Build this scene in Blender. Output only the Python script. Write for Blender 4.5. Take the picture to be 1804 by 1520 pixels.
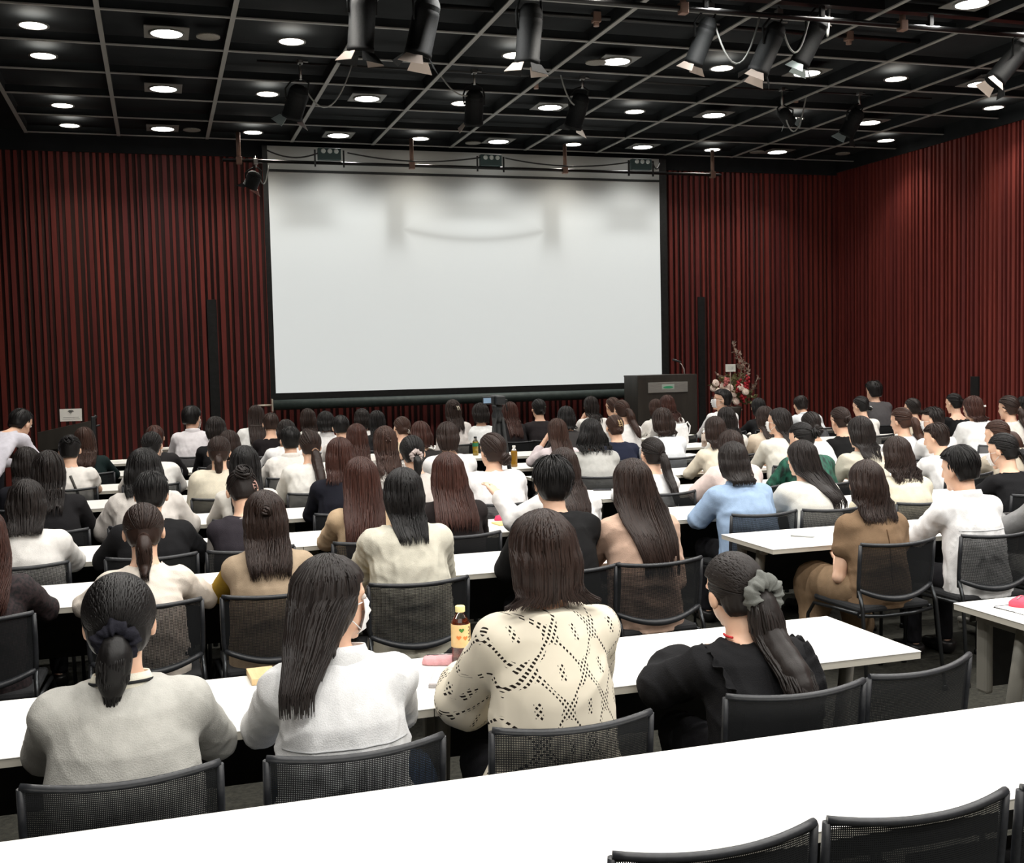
import bpy, bmesh, math, random
import numpy as np, zlib
from mathutils import Matrix, Vector
from math import sin, cos, pi, radians

for _o in list(bpy.data.objects):
    bpy.data.objects.remove(_o, do_unlink=True)
SC = bpy.context.scene
COL = SC.collection

# ------------------------------------------------------------------ camera, world, exposure
W_PX, H_PX, FPX = 1804, 1520, 1980.06
YAW, PITCH, ROLL, CAMZ = 0.303201, 0.0638276, 0.0226879, 1.80
_f = np.array([sin(YAW)*cos(PITCH), cos(YAW)*cos(PITCH), -sin(PITCH)])
_r = np.array([cos(YAW), -sin(YAW), 0.0])
_d = np.cross(_f, _r)
CR = _r*cos(ROLL) + _d*sin(ROLL)
CD = -_r*sin(ROLL) + _d*cos(ROLL)
CAMM = np.array([CR, CD, _f])
cd = bpy.data.cameras.new('camera'); cam = bpy.data.objects.new('camera', cd); COL.objects.link(cam)
cd.sensor_width = 36.0; cd.sensor_fit = 'HORIZONTAL'; cd.lens = FPX/W_PX*36.0
cd.clip_start = 0.05; cd.clip_end = 100
cam.matrix_world = Matrix(((CR[0], -CD[0], -_f[0], 0), (CR[1], -CD[1], -_f[1], 0), (CR[2], -CD[2], -_f[2], CAMZ), (0, 0, 0, 1)))
SC.camera = cam
wd = bpy.data.worlds.new('world'); SC.world = wd; wd.use_nodes = True
wd.node_tree.nodes['Background'].inputs[0].default_value = (0.9, 0.95, 1, 1)
wd.node_tree.nodes['Background'].inputs[1].default_value = 0.02
SC.view_settings.view_transform = 'Standard'; SC.view_settings.look = 'None'
SC.view_settings.exposure = 0.0; SC.view_settings.gamma = 1.0
SC.view_settings.use_curve_mapping = False
LAMP_W = 95.0

def ray(u, v):
    return CAMM.T @ np.array([(u-902)/FPX, (v-760)/FPX, 1.0])
def on_y(u, v, y):
    d = ray(u, v); t = y/d[1]; return np.array([d[0]*t, y, CAMZ+d[2]*t])
def on_z(u, v, z):
    d = ray(u, v); t = (z-CAMZ)/d[2]; return np.array([d[0]*t, d[1]*t, z])

# ------------------------------------------------------------------ materials
MATS = {}
def srgb(r, g=None, b=None):
    if g is None: g = b = r
    f = lambda c: (c/255/12.92) if c/255 <= 0.04045 else ((c/255+0.055)/1.055)**2.4
    return (f(r), f(g), f(b))
def mat(name, col=(.8, .8, .8), rough=.5, metal=0.0, spec=.5, emit=None, estr=0.0, trans=0.0, alpha=1.0):
    if name in MATS: return MATS[name]
    m = bpy.data.materials.new(name); m.use_nodes = True
    b = m.node_tree.nodes['Principled BSDF']
    b.inputs['Base Color'].default_value = (*col, 1)
    b.inputs['Roughness'].default_value = rough
    b.inputs['Metallic'].default_value = metal
    b.inputs['Specular IOR Level'].default_value = spec
    b.inputs['Transmission Weight'].default_value = trans
    if emit:
        b.inputs['Emission Color'].default_value = (*emit, 1); b.inputs['Emission Strength'].default_value = estr
    MATS[name] = m
    return m
def N(m, t, **kw):
    n = m.node_tree.nodes.new(t)
    for k, v in kw.items(): setattr(n, k, v)
    return n
def L(m, a, b): m.node_tree.links.new(a, b)
def bsdf(m): return m.node_tree.nodes['Principled BSDF']
def noise_mat(name, c1, c2, scale=8, rough=.6, bump=0.0, bscale=None, stretch=(1, 1, 1), spec=.4, metal=0.0, detail=4, sheen=0.0):
    if name in MATS: return MATS[name]
    m = mat(name, c1, rough, metal, spec)
    tc = N(m, 'ShaderNodeTexCoord'); mp = N(m, 'ShaderNodeMapping'); mp.inputs['Scale'].default_value = stretch
    L(m, tc.outputs['Object'], mp.inputs['Vector'])
    nz = N(m, 'ShaderNodeTexNoise'); nz.inputs['Scale'].default_value = scale; nz.inputs['Detail'].default_value = detail
    L(m, mp.outputs[0], nz.inputs['Vector'])
    rp = N(m, 'ShaderNodeValToRGB'); rp.color_ramp.elements[0].position = .35; rp.color_ramp.elements[1].position = .65
    rp.color_ramp.elements[0].color = (*c1, 1); rp.color_ramp.elements[1].color = (*c2, 1)
    L(m, nz.outputs['Fac'], rp.inputs['Fac']); L(m, rp.outputs[0], bsdf(m).inputs['Base Color'])
    if bump:
        n2 = N(m, 'ShaderNodeTexNoise'); n2.inputs['Scale'].default_value = bscale or scale*6; n2.inputs['Detail'].default_value = 3
        L(m, mp.outputs[0], n2.inputs['Vector'])
        bp = N(m, 'ShaderNodeBump'); bp.inputs['Strength'].default_value = bump; bp.inputs['Distance'].default_value = .01
        L(m, n2.outputs['Fac'], bp.inputs['Height']); L(m, bp.outputs[0], bsdf(m).inputs['Normal'])
    if sheen: bsdf(m).inputs['Sheen Weight'].default_value = sheen
    return m
def cloth(col, name=None, tex=.25):
    """woven fabric; col is sRGB 0-255"""
    c = srgb(*col); nm = name or 'cloth_%d_%d_%d' % tuple(col)
    c2 = tuple(min(1, x*.9) for x in c)
    return noise_mat(nm, c2, c, scale=30, rough=.85, bump=tex, bscale=260, spec=.15, sheen=.0)

# ------------------------------------------------------------------ mesh helpers
def tag(o, label=None, cat=None, group=None, kind=None):
    if label: o['label'] = label
    if cat: o['category'] = cat
    if group: o['group'] = group
    if kind: o['kind'] = kind
    return o
def link(name, me, m=None, parent=None, loc=None):
    o = bpy.data.objects.new(name, me); COL.objects.link(o)
    if me is not None and m is not None and len(me.materials) == 0:
        for q in (m if isinstance(m, (list, tuple)) else [m]): me.materials.append(q)
    if parent is not None: o.parent = parent
    if loc is not None: o.location = loc
    return o
def empty(name, loc=(0, 0, 0), rz=0.0):
    o = bpy.data.objects.new(name, None); COL.objects.link(o); o.location = loc; o.rotation_euler = (0, 0, rz)
    o.empty_display_size = .1
    return o
def copy_tree(o, parent=None):
    c = o.copy(); COL.objects.link(c)
    if parent is not None: c.parent = parent
    for ch in list(o.children): copy_tree(ch, c)
    return c
def np_mesh(name, V, F, smooth=True, mi=None):
    """V (n,3) and F (m,4) or list of arrays of quads/tris"""
    me = bpy.data.meshes.new(name)
    V = np.asarray(V, dtype=np.float32); Fs = F if isinstance(F, list) else [F]
    Fs = [np.asarray(f, dtype=np.int32) for f in Fs if len(f)]
    nl = sum(f.size for f in Fs); nf = sum(len(f) for f in Fs)
    me.vertices.add(len(V)); me.vertices.foreach_set('co', V.ravel())
    me.loops.add(nl); me.loops.foreach_set('vertex_index', np.concatenate([f.ravel() for f in Fs]))
    me.polygons.add(nf)
    tot = np.concatenate([np.full(len(f), f.shape[1], dtype=np.int32) for f in Fs])
    st = np.concatenate([[0], np.cumsum(tot)[:-1]]).astype(np.int32)
    me.polygons.foreach_set('loop_start', st); me.polygons.foreach_set('loop_total', tot)
    me.polygons.foreach_set('use_smooth', np.full(nf, smooth, dtype=bool))
    if mi is not None: me.polygons.foreach_set('material_index', np.asarray(mi, dtype=np.int32))
    me.update(calc_edges=True); me.validate()
    return me
class MB:
    """collects shapes into one mesh"""
    def __init__(s): s.bm = bmesh.new(); s.mi = 0
    def _done(s, faces, smooth):
        for f in faces: f.smooth = smooth; f.material_index = s.mi
    def box(s, lo, hi, bevel=0.0, rot=None, at=(0, 0, 0), smooth=False):
        c = [(lo[i]+hi[i])/2 for i in range(3)]; d = [hi[i]-lo[i] for i in range(3)]
        g = bmesh.ops.create_cube(s.bm, size=1.0); vs = g['verts']
        for v in vs: v.co = Vector((v.co.x*d[0], v.co.y*d[1], v.co.z*d[2]))
        fs = {f for v in vs for f in v.link_faces}
        if bevel:
            es = list({e for v in vs for e in v.link_edges})
            r = bmesh.ops.bevel(s.bm, geom=es, offset=bevel, segments=2, affect='EDGES', profile=.5)
            vs = list({v for f in r['faces'] for v in f.verts} | {v for v in vs if v.is_valid})
            fs = {f for v in vs for f in v.link_faces}
        Rm = (rot.to_matrix() if hasattr(rot, 'to_matrix') else rot) if rot is not None else None
        for v in vs:
            p = v.co.copy()
            if Rm is not None: p = Rm @ p
            v.co = p + Vector(c) + Vector(at)
        s._done(fs, smooth); return s
    def tube(s, pts, r, n=10, cap=True, smooth=True, flat=1.0):
        pts = [Vector(p) for p in pts]; m = len(pts)
        rs = r if isinstance(r, (list, tuple)) else [r]*m
        rings = []; prev = None
        for i, p in enumerate(pts):
            t = (pts[min(i+1, m-1)] - pts[max(i-1, 0)]).normalized()
            if prev is None:
                a = Vector((0, 0, 1)) if abs(t.z) < .9 else Vector((1, 0, 0))
                u = t.cross(a).normalized()
            else:
                u = (prev - t*prev.dot(t)).normalized()
            prev = u; w = t.cross(u)
            rings.append([s.bm.verts.new(p + (u*cos(2*pi*k/n) + w*sin(2*pi*k/n)*flat)*rs[i]) for k in range(n)])
        fs = []
        for i in range(m-1):
            for k in range(n):
                fs.append(s.bm.faces.new((rings[i][k], rings[i][(k+1) % n], rings[i+1][(k+1) % n], rings[i+1][k])))
        s._done(fs, smooth)
        if cap:
            s._done([s.bm.faces.new(rings[0][::-1]), s.bm.faces.new(rings[-1])], False)
        return s
    def lathe(s, prof, n=24, at=(0, 0, 0), rot=None, smooth=True, cap=True):
        """prof: (r, z) list"""
        Rm = rot.to_matrix() if rot is not None and hasattr(rot, 'to_matrix') else rot
        rings = []
        for r, z in prof:
            ring = []
            for k in range(n):
                p = Vector((r*cos(2*pi*k/n), r*sin(2*pi*k/n), z))
                if Rm is not None: p = Rm @ p
                ring.append(s.bm.verts.new(p + Vector(at)))
            rings.append(ring)
        fs = []
        for i in range(len(rings)-1):
            for k in range(n):
                fs.append(s.bm.faces.new((rings[i][k], rings[i][(k+1) % n], rings[i+1][(k+1) % n], rings[i+1][k])))
        s._done(fs, smooth)
        if cap: s._done([s.bm.faces.new(rings[0][::-1]), s.bm.faces.new(rings[-1])], False)
        return s
    def poly(s, pts, smooth=False):
        s._done([s.bm.faces.new([s.bm.verts.new(Vector(p)) for p in pts])], smooth); return s
    def slab(s, pts, th, nrm=None):
        """flat polygon with thickness th along its normal"""
        P = [Vector(p) for p in pts]
        n = Vector(nrm) if nrm is not None else (P[1]-P[0]).cross(P[2]-P[0]).normalized()
        a = [s.bm.verts.new(p + n*th/2) for p in P]; b = [s.bm.verts.new(p - n*th/2) for p in P]
        fs = [s.bm.faces.new(a), s.bm.faces.new(b[::-1])]
        k = len(P)
        for i in range(k): fs.append(s.bm.faces.new((a[i], b[i], b[(i+1) % k], a[(i+1) % k])))
        s._done(fs, False); return s
    def build(s, name, m=None, parent=None, loc=None, weld=False):
        bmesh.ops.recalc_face_normals(s.bm, faces=s.bm.faces[:])
        me = bpy.data.meshes.new(name); s.bm.to_mesh(me); s.bm.free()
        return link(name, me, m, parent, loc)
def struct(name, mb, m):
    o = mb.build(name, m); o['kind'] = 'structure'; return o
def arc(f, n=12): return [f(i/(n-1)) for i in range(n)]
# ------------------------------------------------------------------ setting
WY, XR, XL, YB, CZ = 17.2, 11.42, -5.0, -4.0, 5.14
M_CARPET = noise_mat('carpet', srgb(50, 50, 46), srgb(66, 65, 59), scale=40, rough=.95, bump=.5, bscale=300, spec=.1)
M_CEIL = noise_mat('ceiling_black', srgb(29, 32, 34), srgb(36, 39, 41), scale=3, rough=.85, spec=.2)
M_BEAM = mat('beam_grey', srgb(146, 146, 142), .6)
M_BACK = mat('slat_backing', srgb(58, 36, 32), .8)
def slat_mat():
    m = mat('slat_red', srgb(128, 50, 47), .55, spec=.3)
    g = N(m, 'ShaderNodeNewGeometry'); rp = N(m, 'ShaderNodeValToRGB')
    rp.color_ramp.elements[0].color = (*srgb(118, 52, 50), 1); rp.color_ramp.elements[1].color = (*srgb(146, 64, 55), 1)
    L(m, g.outputs['Random Per Island'], rp.inputs['Fac'])
    tc = N(m, 'ShaderNodeTexCoord'); mp = N(m, 'ShaderNodeMapping'); mp.inputs['Scale'].default_value = (14, 14, 1.2)
    L(m, tc.outputs['Object'], mp.inputs[0]); nz = N(m, 'ShaderNodeTexNoise'); nz.inputs['Scale'].default_value = 1.0
    L(m, mp.outputs[0], nz.inputs['Vector'])
    mx = N(m, 'ShaderNodeMix', data_type='RGBA'); mx.blend_type = 'MULTIPLY'; mx.inputs['Factor'].default_value = .5
    L(m, rp.outputs[0], mx.inputs[6]); L(m, nz.outputs['Fac'], mx.inputs[7]); L(m, mx.outputs[2], bsdf(m).inputs['Base Color'])
    return m
M_SLAT = slat_mat()
struct('floor', MB().box((XL, YB, -.1), (XR, WY+.1, 0)), M_CARPET)
struct('ceiling', MB().box((XL, YB, CZ), (XR, WY+.1, CZ+.1)), M_CEIL)
BX = [-1.57+1.18*i for i in range(12)]
BYS = [10.87+1.145*i for i in range(-12, 6)]
mb = MB()
for x in BX:
    mb.mi = 0; mb.box((x-.023, YB, 5.0), (x+.023, BYS[-1]+.03, 5.012)); mb.mi = 1; mb.box((x-.019, YB, 5.012), (x+.019, BYS[-1]+.03, CZ))
struct('trim_1', mb, [M_BEAM, M_CEIL])
mb = MB()
for y in BYS:
    mb.mi = 0; mb.box((BX[0], y-.019, 5.004), (BX[-1]-.02, y+.019, 5.016)); mb.mi = 1; mb.box((BX[0], y-.004, 5.016), (BX[-1]-.02, y+.004, 5.1))
struct('trim_2', mb, [M_BEAM, M_CEIL])
rs = random.Random(3)
def slat_wall(name, a, b, axis, at, sgn):
    mb = MB(); mb.mi = 0
    lo, hi = (a, at), (b, at)
    def put(p, q, d0, d1, z0, z1):
        if axis == 'x': mb.box((p, min(at+sgn*d0, at+sgn*d1), z0), (q, max(at+sgn*d0, at+sgn*d1), z1))
        else: mb.box((min(at+sgn*d0, at+sgn*d1), p, z0), (max(at+sgn*d0, at+sgn*d1), q, z1))
    put(a, b, 0, -.1, 0, CZ)
    mb.mi = 1
    p = a + .03; k = 0
    pat = [.060, .042, .024, .055, .042, .030, .064, .036]
    while p < b-.06:
        w = pat[k % 8]*rs.uniform(.9, 1.12); k += 1
        put(p, p+w, .0, .05, 0.02, CZ-.02)
        p += w + rs.uniform(.042, .058)
    o = struct(name, mb, [M_BACK, M_SLAT]); return o
slat_wall('wall_front', XL, XR, 'x', WY, -1)
slat_wall('wall_right', YB, WY, 'y', XR, -1)
struct('wall_left', MB().box((XL-.1, YB, 0), (XL, WY, CZ)), M_BACK)
struct('wall_back', MB().box((XL, YB-.1, 0), (XR, YB, CZ)), mat('back_wall', srgb(150, 146, 140), .8))
M_BLACK = noise_mat('matte_black', srgb(26, 27, 27), srgb(34, 35, 35), scale=20, rough=.6, spec=.3)
M_BLACKP = noise_mat('black_plastic', srgb(30, 32, 34), srgb(40, 42, 44), scale=60, rough=.42, spec=.5)
M_STEEL = mat('steel', srgb(150, 150, 148), .35, .9)
def strip(n, u0, u1, v):
    a, b = on_y(u0, v, WY-.06), on_y(u1, v, WY-.06)
    struct('trim_%d' % n, MB().box((a[0], WY-.075, 0.02), (b[0], WY-.0, a[2])), M_BLACK)
strip(3, 364, 381, 528); strip(4, 1229, 1241, 523)
p, q = on_z(1712, 690, 1.6), None
_t = (XR-.06)/ray(1718, 680)[0]; _c = ray(1718, 680)*_t
struct('trim_5', MB().box((XR-.08, _c[1]-.08, CAMZ+_c[2]-.14), (XR-.05, _c[1]+.08, CAMZ+_c[2]+.14)), M_BLACK)
struct('trim_7', MB().box((XL, WY-.085, 4.86), (XR-.06, WY-.052, CZ)), M_CEIL)
struct('trim_8', MB().box((XR-.085, YB, 4.9), (XR-.052, WY-.09, CZ)), M_CEIL)
# stage platform in front of the screen (low, behind the audience)
struct('trim_6', MB().box((3.0, 14.75, 0), (9.6, WY-.08, .34)), M_BLACK)

# ------------------------------------------------------------------ downlights
M_LENS = mat('lamp_lens', (1, 1, 1), .5, emit=(1, .985, .95), estr=14)
M_LENSW = mat('lamp_lens_warm', (1, 1, 1), .5, emit=(1, .93, .82), estr=14)
M_TRIMW = mat('lamp_trim', srgb(120, 120, 116), .5)
def lamp_data(name, col, w, ang=122, blend=1.0):
    d = bpy.data.lights.new(name, 'SPOT'); d.energy = w; d.color = col; d.spot_size = radians(ang); d.spot_blend = blend
    d.shadow_soft_size = .13; return d
LD_C = lamp_data('lamp_light', (1, .985, .95), LAMP_W*1.0); LD_W = lamp_data('lamp_light', (1, .93, .82), LAMP_W*1.0)
LR_C = lamp_data('lamp_light', (1, .985, .95), LAMP_W*1.15, 140, .6); LR_W = lamp_data('lamp_light', (1, .95, .88), LAMP_W*1.15, 140, .6)
ROWN = {16.2: 'in the ceiling row nearest the screen', 15.0: 'in the second ceiling row from the screen', 13.9: 'in the third ceiling row from the screen',
        12.7: 'in the fourth ceiling row from the screen', 11.62: 'in the fifth ceiling row from the screen', 8.98: 'at the very top right of the ceiling'}
LAYOUT = {16.2: [-.99, .19, 1.39, 2.58, 3.77, 4.96, 6.14, 7.29, 8.49, 9.65], 15.0: [-.99, 10.83], 13.9: [.19, 1.38, 2.58, 3.78, 4.96, 6.15, 7.31, 8.54, 9.76],
          12.7: [-1.0, 10.87], 11.62: [-.99, .21, 1.41, 3.76, 4.93, 6.22, 7.32, 8.53, 9.75], 8.98: [7.43]}
ORD = ['first', 'second', 'third', 'fourth', 'fifth', 'sixth', 'seventh', 'eighth', 'ninth', 'tenth']
def make_downlight(big):
    e = empty('downlight'); r = .148 if big else .122
    t = MB().lathe([(r, .0), (r+.022, .0), (r+.022, .012), (r, .012), (r, .0)], 32, cap=False)
    if big: t.box((-.21, -.21, .012), (.21, .21, .02))
    t.build('trim_ring', M_TRIMW, e)
    MB().lathe([(r*.99, .004), (r*.99, .011)], 32).build('lens', M_LENS if big else M_LENSW, e)
    lo = bpy.data.objects.new('lamp_light', LD_C if big else LD_W); COL.objects.link(lo); lo.parent = e; lo.location = (0, 0, -.03)
    return e
DL = {True: make_downlight(True), False: make_downlight(False)}; used = {True: False, False: False}
for y, xs in LAYOUT.items():
    for i, x in enumerate(xs):
        big = min(abs(x-c) for c in (.2, 2.58, 4.96, 7.31, 9.65)) < .15
        o = DL[big] if not used[big] else copy_tree(DL[big]); used[big] = True
        o.location = (x, y, 5.03)
        n = '' if len(xs) == 1 else ('leftmost ' if i == 0 else 'rightmost ' if i == len(xs)-1 else ORD[i]+' from left, ')
        tag(o, ('%s%s round downlight %s' % (n, 'lit cool white' if big else 'lit warm white', ROWN[y])).replace(',  ', ', '), 'ceiling light', 'recessed ceiling downlights')
# unseen lamps added over the rear on the same grid, wide cones brighten backs
for y in (10.3, 9.3, 7.0, 4.7, 2.4, .1, -2.2):
    for i in range(11):
        x = -.99+1.185*i
        if y == 10.3 and i not in (0, 10): continue
        big = i % 2 == 1
        lo = bpy.data.objects.new('lamp_light', LR_C if big else LR_W); COL.objects.link(lo); lo.location = (x, y, 5.0)
def speaker_disc():
    o = MB().lathe([(.115, .0), (.115, .015), (.105, .018), (.03, .018)], 28, rot=Matrix.Rotation(pi, 3, 'X')).build('ceiling_speaker', noise_mat('speaker_grille', srgb(150, 146, 138), srgb(120, 117, 110), scale=120, rough=.7))
    return o
_sp = None
for (x, y), lb in zip([(.6, 11.6), (.57, 16.15), (4.6, 16.32), (9.28, 16.2), (10.78, 16.07), (4.71, 11.67)],
                      ['unlit round speaker grille beside the big downlight at top left', 'unlit round speaker grille over the left slatted wall', 'unlit round speaker grille above the middle of the screen',
                       'unlit round speaker grille beside a downlight right of the screen', 'faint round speaker grille in the far right front ceiling corner', 'unlit round speaker grille between the stage spotlights']):
    o = speaker_disc() if _sp is None else _sp.copy()
    if _sp is None: _sp = o
    else: COL.objects.link(o)
    o.location = (x, y, 5.035); tag(o, lb, 'speaker', 'ceiling speakers')

# ------------------------------------------------------------------ projection screen
SY = 16.78
_a, _b, _c = on_y(486, 692.7, SY), on_y(1166, 672.5, SY), on_y(467, 266, SY)
SX0, SX1, SZ0, SZ1 = _a[0], _b[0], _a[2], 4.97
scr = empty('projection_screen', ((SX0+SX1)/2, SY, SZ0)); tag(scr, 'large blank white projection screen with black edges on the front wall', 'screen')
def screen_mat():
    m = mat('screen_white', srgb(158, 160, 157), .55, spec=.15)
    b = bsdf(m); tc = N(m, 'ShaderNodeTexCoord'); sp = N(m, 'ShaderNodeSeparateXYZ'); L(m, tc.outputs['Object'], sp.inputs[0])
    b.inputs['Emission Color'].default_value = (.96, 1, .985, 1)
    # self-glow put into the sheet, fading out towards its top
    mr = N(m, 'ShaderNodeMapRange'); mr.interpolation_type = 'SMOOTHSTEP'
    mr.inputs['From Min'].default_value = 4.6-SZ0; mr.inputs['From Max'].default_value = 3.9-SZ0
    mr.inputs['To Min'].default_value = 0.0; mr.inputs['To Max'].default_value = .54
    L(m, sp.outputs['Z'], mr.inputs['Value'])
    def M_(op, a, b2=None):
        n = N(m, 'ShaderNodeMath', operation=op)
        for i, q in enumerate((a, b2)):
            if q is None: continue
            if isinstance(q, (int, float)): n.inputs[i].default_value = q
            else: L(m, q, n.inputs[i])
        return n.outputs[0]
    # glow dimmed near the top in two columns, a hanging arc and three patches
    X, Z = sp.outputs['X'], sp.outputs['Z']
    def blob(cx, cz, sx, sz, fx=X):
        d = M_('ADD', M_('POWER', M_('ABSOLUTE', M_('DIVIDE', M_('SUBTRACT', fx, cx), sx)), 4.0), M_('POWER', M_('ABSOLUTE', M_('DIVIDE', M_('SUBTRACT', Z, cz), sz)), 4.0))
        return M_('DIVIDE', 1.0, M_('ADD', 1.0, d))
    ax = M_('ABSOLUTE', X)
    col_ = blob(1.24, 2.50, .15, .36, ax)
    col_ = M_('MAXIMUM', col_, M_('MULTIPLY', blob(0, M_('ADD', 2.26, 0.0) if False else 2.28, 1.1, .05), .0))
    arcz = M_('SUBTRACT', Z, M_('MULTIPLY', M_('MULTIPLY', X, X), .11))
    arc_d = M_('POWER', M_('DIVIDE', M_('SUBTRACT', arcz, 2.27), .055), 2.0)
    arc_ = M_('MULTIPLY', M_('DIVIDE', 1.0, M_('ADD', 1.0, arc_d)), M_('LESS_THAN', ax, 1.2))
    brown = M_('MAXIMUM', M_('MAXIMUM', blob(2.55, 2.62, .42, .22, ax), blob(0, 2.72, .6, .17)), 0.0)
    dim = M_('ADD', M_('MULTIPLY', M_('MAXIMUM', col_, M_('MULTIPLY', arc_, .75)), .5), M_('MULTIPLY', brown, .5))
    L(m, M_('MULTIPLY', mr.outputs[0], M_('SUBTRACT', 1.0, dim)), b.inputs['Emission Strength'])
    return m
_w = (SX1-SX0)/2
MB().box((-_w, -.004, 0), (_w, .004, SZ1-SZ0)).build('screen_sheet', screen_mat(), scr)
mb = MB(); mb.box((-_w-.075, -.006, -.10), (-_w, .006, SZ1-SZ0)); mb.box((_w, -.006, -.10), (_w+.125, .006, SZ1-SZ0)); mb.box((-_w, -.006, -.10), (_w, .006, 0))
mb.build('black_border', M_BLACK, scr)
for _x in (-_w+.3, _w-.3): MB().box((_x-.03, .006, SZ1-SZ0-.2), (_x+.03, WY-.01-SY, SZ1-SZ0-.14)).build('wall_arm', M_BLACK, scr)
MB().tube([(0, -.1, -.17), (0, WY-.02-SY, -.17)], .02, 8).build('roller_bracket', M_BLACK, scr)
MB().tube([(-_w-.06, -.1, -.17), (_w+.1, -.1, -.17)], .075, 20).build('roller', noise_mat('roller_vinyl', srgb(50, 60, 58), srgb(62, 72, 69), scale=15, rough=.5), scr)
mb = MB(); mb.tube([(-_w-.28, -.1, -.17), (-_w-.06, -.1, -.17)], .014, 8); mb.box((-_w-.075, -.17, -.26), (-_w-.06, -.03, -.08))
mb.build('roller_pin', mat('pale_metal', srgb(215, 205, 190), .4, .3), scr)
MB().box((-_w, -.012, 4.60-SZ0), (_w, -.005, 4.635-SZ0)).build('seam_bar', M_BLACK, scr)
# ------------------------------------------------------------------ lighting battens and spotlights
M_PIPE = mat('pipe_black', srgb(48, 48, 48), .3, .7)
M_BRASS = mat('hanger_brown', srgb(140, 112, 98), .5, .3)
M_CAN = noise_mat('spotlight_black', srgb(20, 22, 23), srgb(28, 30, 31), scale=90, rough=.62, bump=.3, bscale=400, spec=.2)
M_FLAP = mat('barn_door', srgb(214, 200, 190), .35, .6)
M_FLAPC = mat('barn_door_cool', srgb(190, 205, 206), .35, .6)
M_CABLE = mat('cable_black', srgb(36, 36, 36), .45)
M_CABLEW = mat('cable_grey', srgb(150, 152, 150), .5)
M_BOX = mat('outlet_box', srgb(66, 88, 88), .5, .2)
def batten(y, z, x0, x1, label, hang, tray=False, group='lighting battens'):
    e = empty('lighting_batten', (x0, y, z)); tag(e, label, 'lighting batten', group)
    MB().tube([(0, 0, 0), (x1-x0, 0, 0)], .024, 12).build('pipe', M_PIPE, e)
    for hx in hang:
        m = MB(); m.tube([(hx-x0, 0, 4.99-z), (hx-x0, 0, .0)], .03, 8); m.box((hx-x0-.04, -.04, -.05), (hx-x0+.04, .04, .05), .008)
        m.build('hanger', M_BRASS, e)
    if tray:
        MB().box((.1, -.05, .12), (x1-x0-.1, .05, .2)).build('cable_tray', M_PIPE, e)
        for i in range(int((x1-x0)/1.2)): MB().box((.4+i*1.2, -.02, .0), (.44+i*1.2, .02, .14)).build('tray_bracket', M_PIPE, e)
    return e
def at_y(u, v, y): return on_y(u, v, y)
ZA = on_y(936, -6, 9.3)[2]; ZA2 = on_y(1000, 27, 10.3)[2]; ZB = on_y(755, 122, 12.8)[2]; ZC = on_y(700, 291, 16.0)[2]
batten(9.3, ZA, -.4, 8.6, 'black pipe batten at top edge carrying the big spotlights', [1.0, 4.6, 6.9], True)
batten(10.3, ZA2, 2.6, 8.0, 'black pipe batten with bright sheen behind the big spotlights', [on_y(1050, 15, 10.3)[0], on_y(1495, 40, 10.3)[0]])
batten(12.8, ZB, on_y(452, 105, 12.8)[0], on_y(1640, 170, 12.8)[0], 'black pipe batten with tray carrying the smaller spotlights', [4.4, 7.9], True)
bc = batten(16.0, ZC, on_y(392, 277, 16.0)[0], on_y(1270, 304, 16.0)[0], 'thin pipe batten with three outlet boxes above the screen', [on_y(420, 260, 16)[0], on_y(725, 270, 16)[0], on_y(995, 275, 16)[0], on_y(1255, 280, 16)[0]])
for u, v in [(580, 272), (864, 283), (1129, 290)]:
    p = on_y(u, v, 15.97); q = p - np.array(bc.location)
    o = MB().box((q[0]-.16, q[1]-.05, q[2]-.08), (q[0]+.16, q[1]+.05, q[2]+.08), .006).build('outlet_box', M_BOX, bc)
    for k in (-.09, .0, .09):
        MB().lathe([(.03, 0), (.034, .012), (.02, .016)], 14, at=(q[0]+k, q[1]-.05, q[2]+.035), rot=Matrix.Rotation(pi/2, 3, 'X')).build('socket', mat('socket_white', srgb(220, 232, 230), .4), o)
    for k in (-.2, .2): MB().box((q[0]+k-.012, q[1]-.01, -.06), (q[0]+k+.012, q[1]+.01, q[2]+.06)).build('bracket', M_PIPE, o)
m = MB()
for a, b in [(612, 850), (890, 1110), (1150, 1163), (470, 565)]:
    pa, pb = on_y(a, 268+(a-580)*.033, 15.95)-np.array(bc.location), on_y(b, 268+(b-580)*.033, 15.95)-np.array(bc.location)
    m.tube([Vector(pa).lerp(Vector(pb), t) + Vector((0, 0, -.09*(1-(2*t-1)**2))) for t in np.linspace(0, 1, 14)], .011, 6)
m.build('cable', M_CABLE, bc)
for u, v in [(707, 0), (970, 0)]:
    pass

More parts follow.
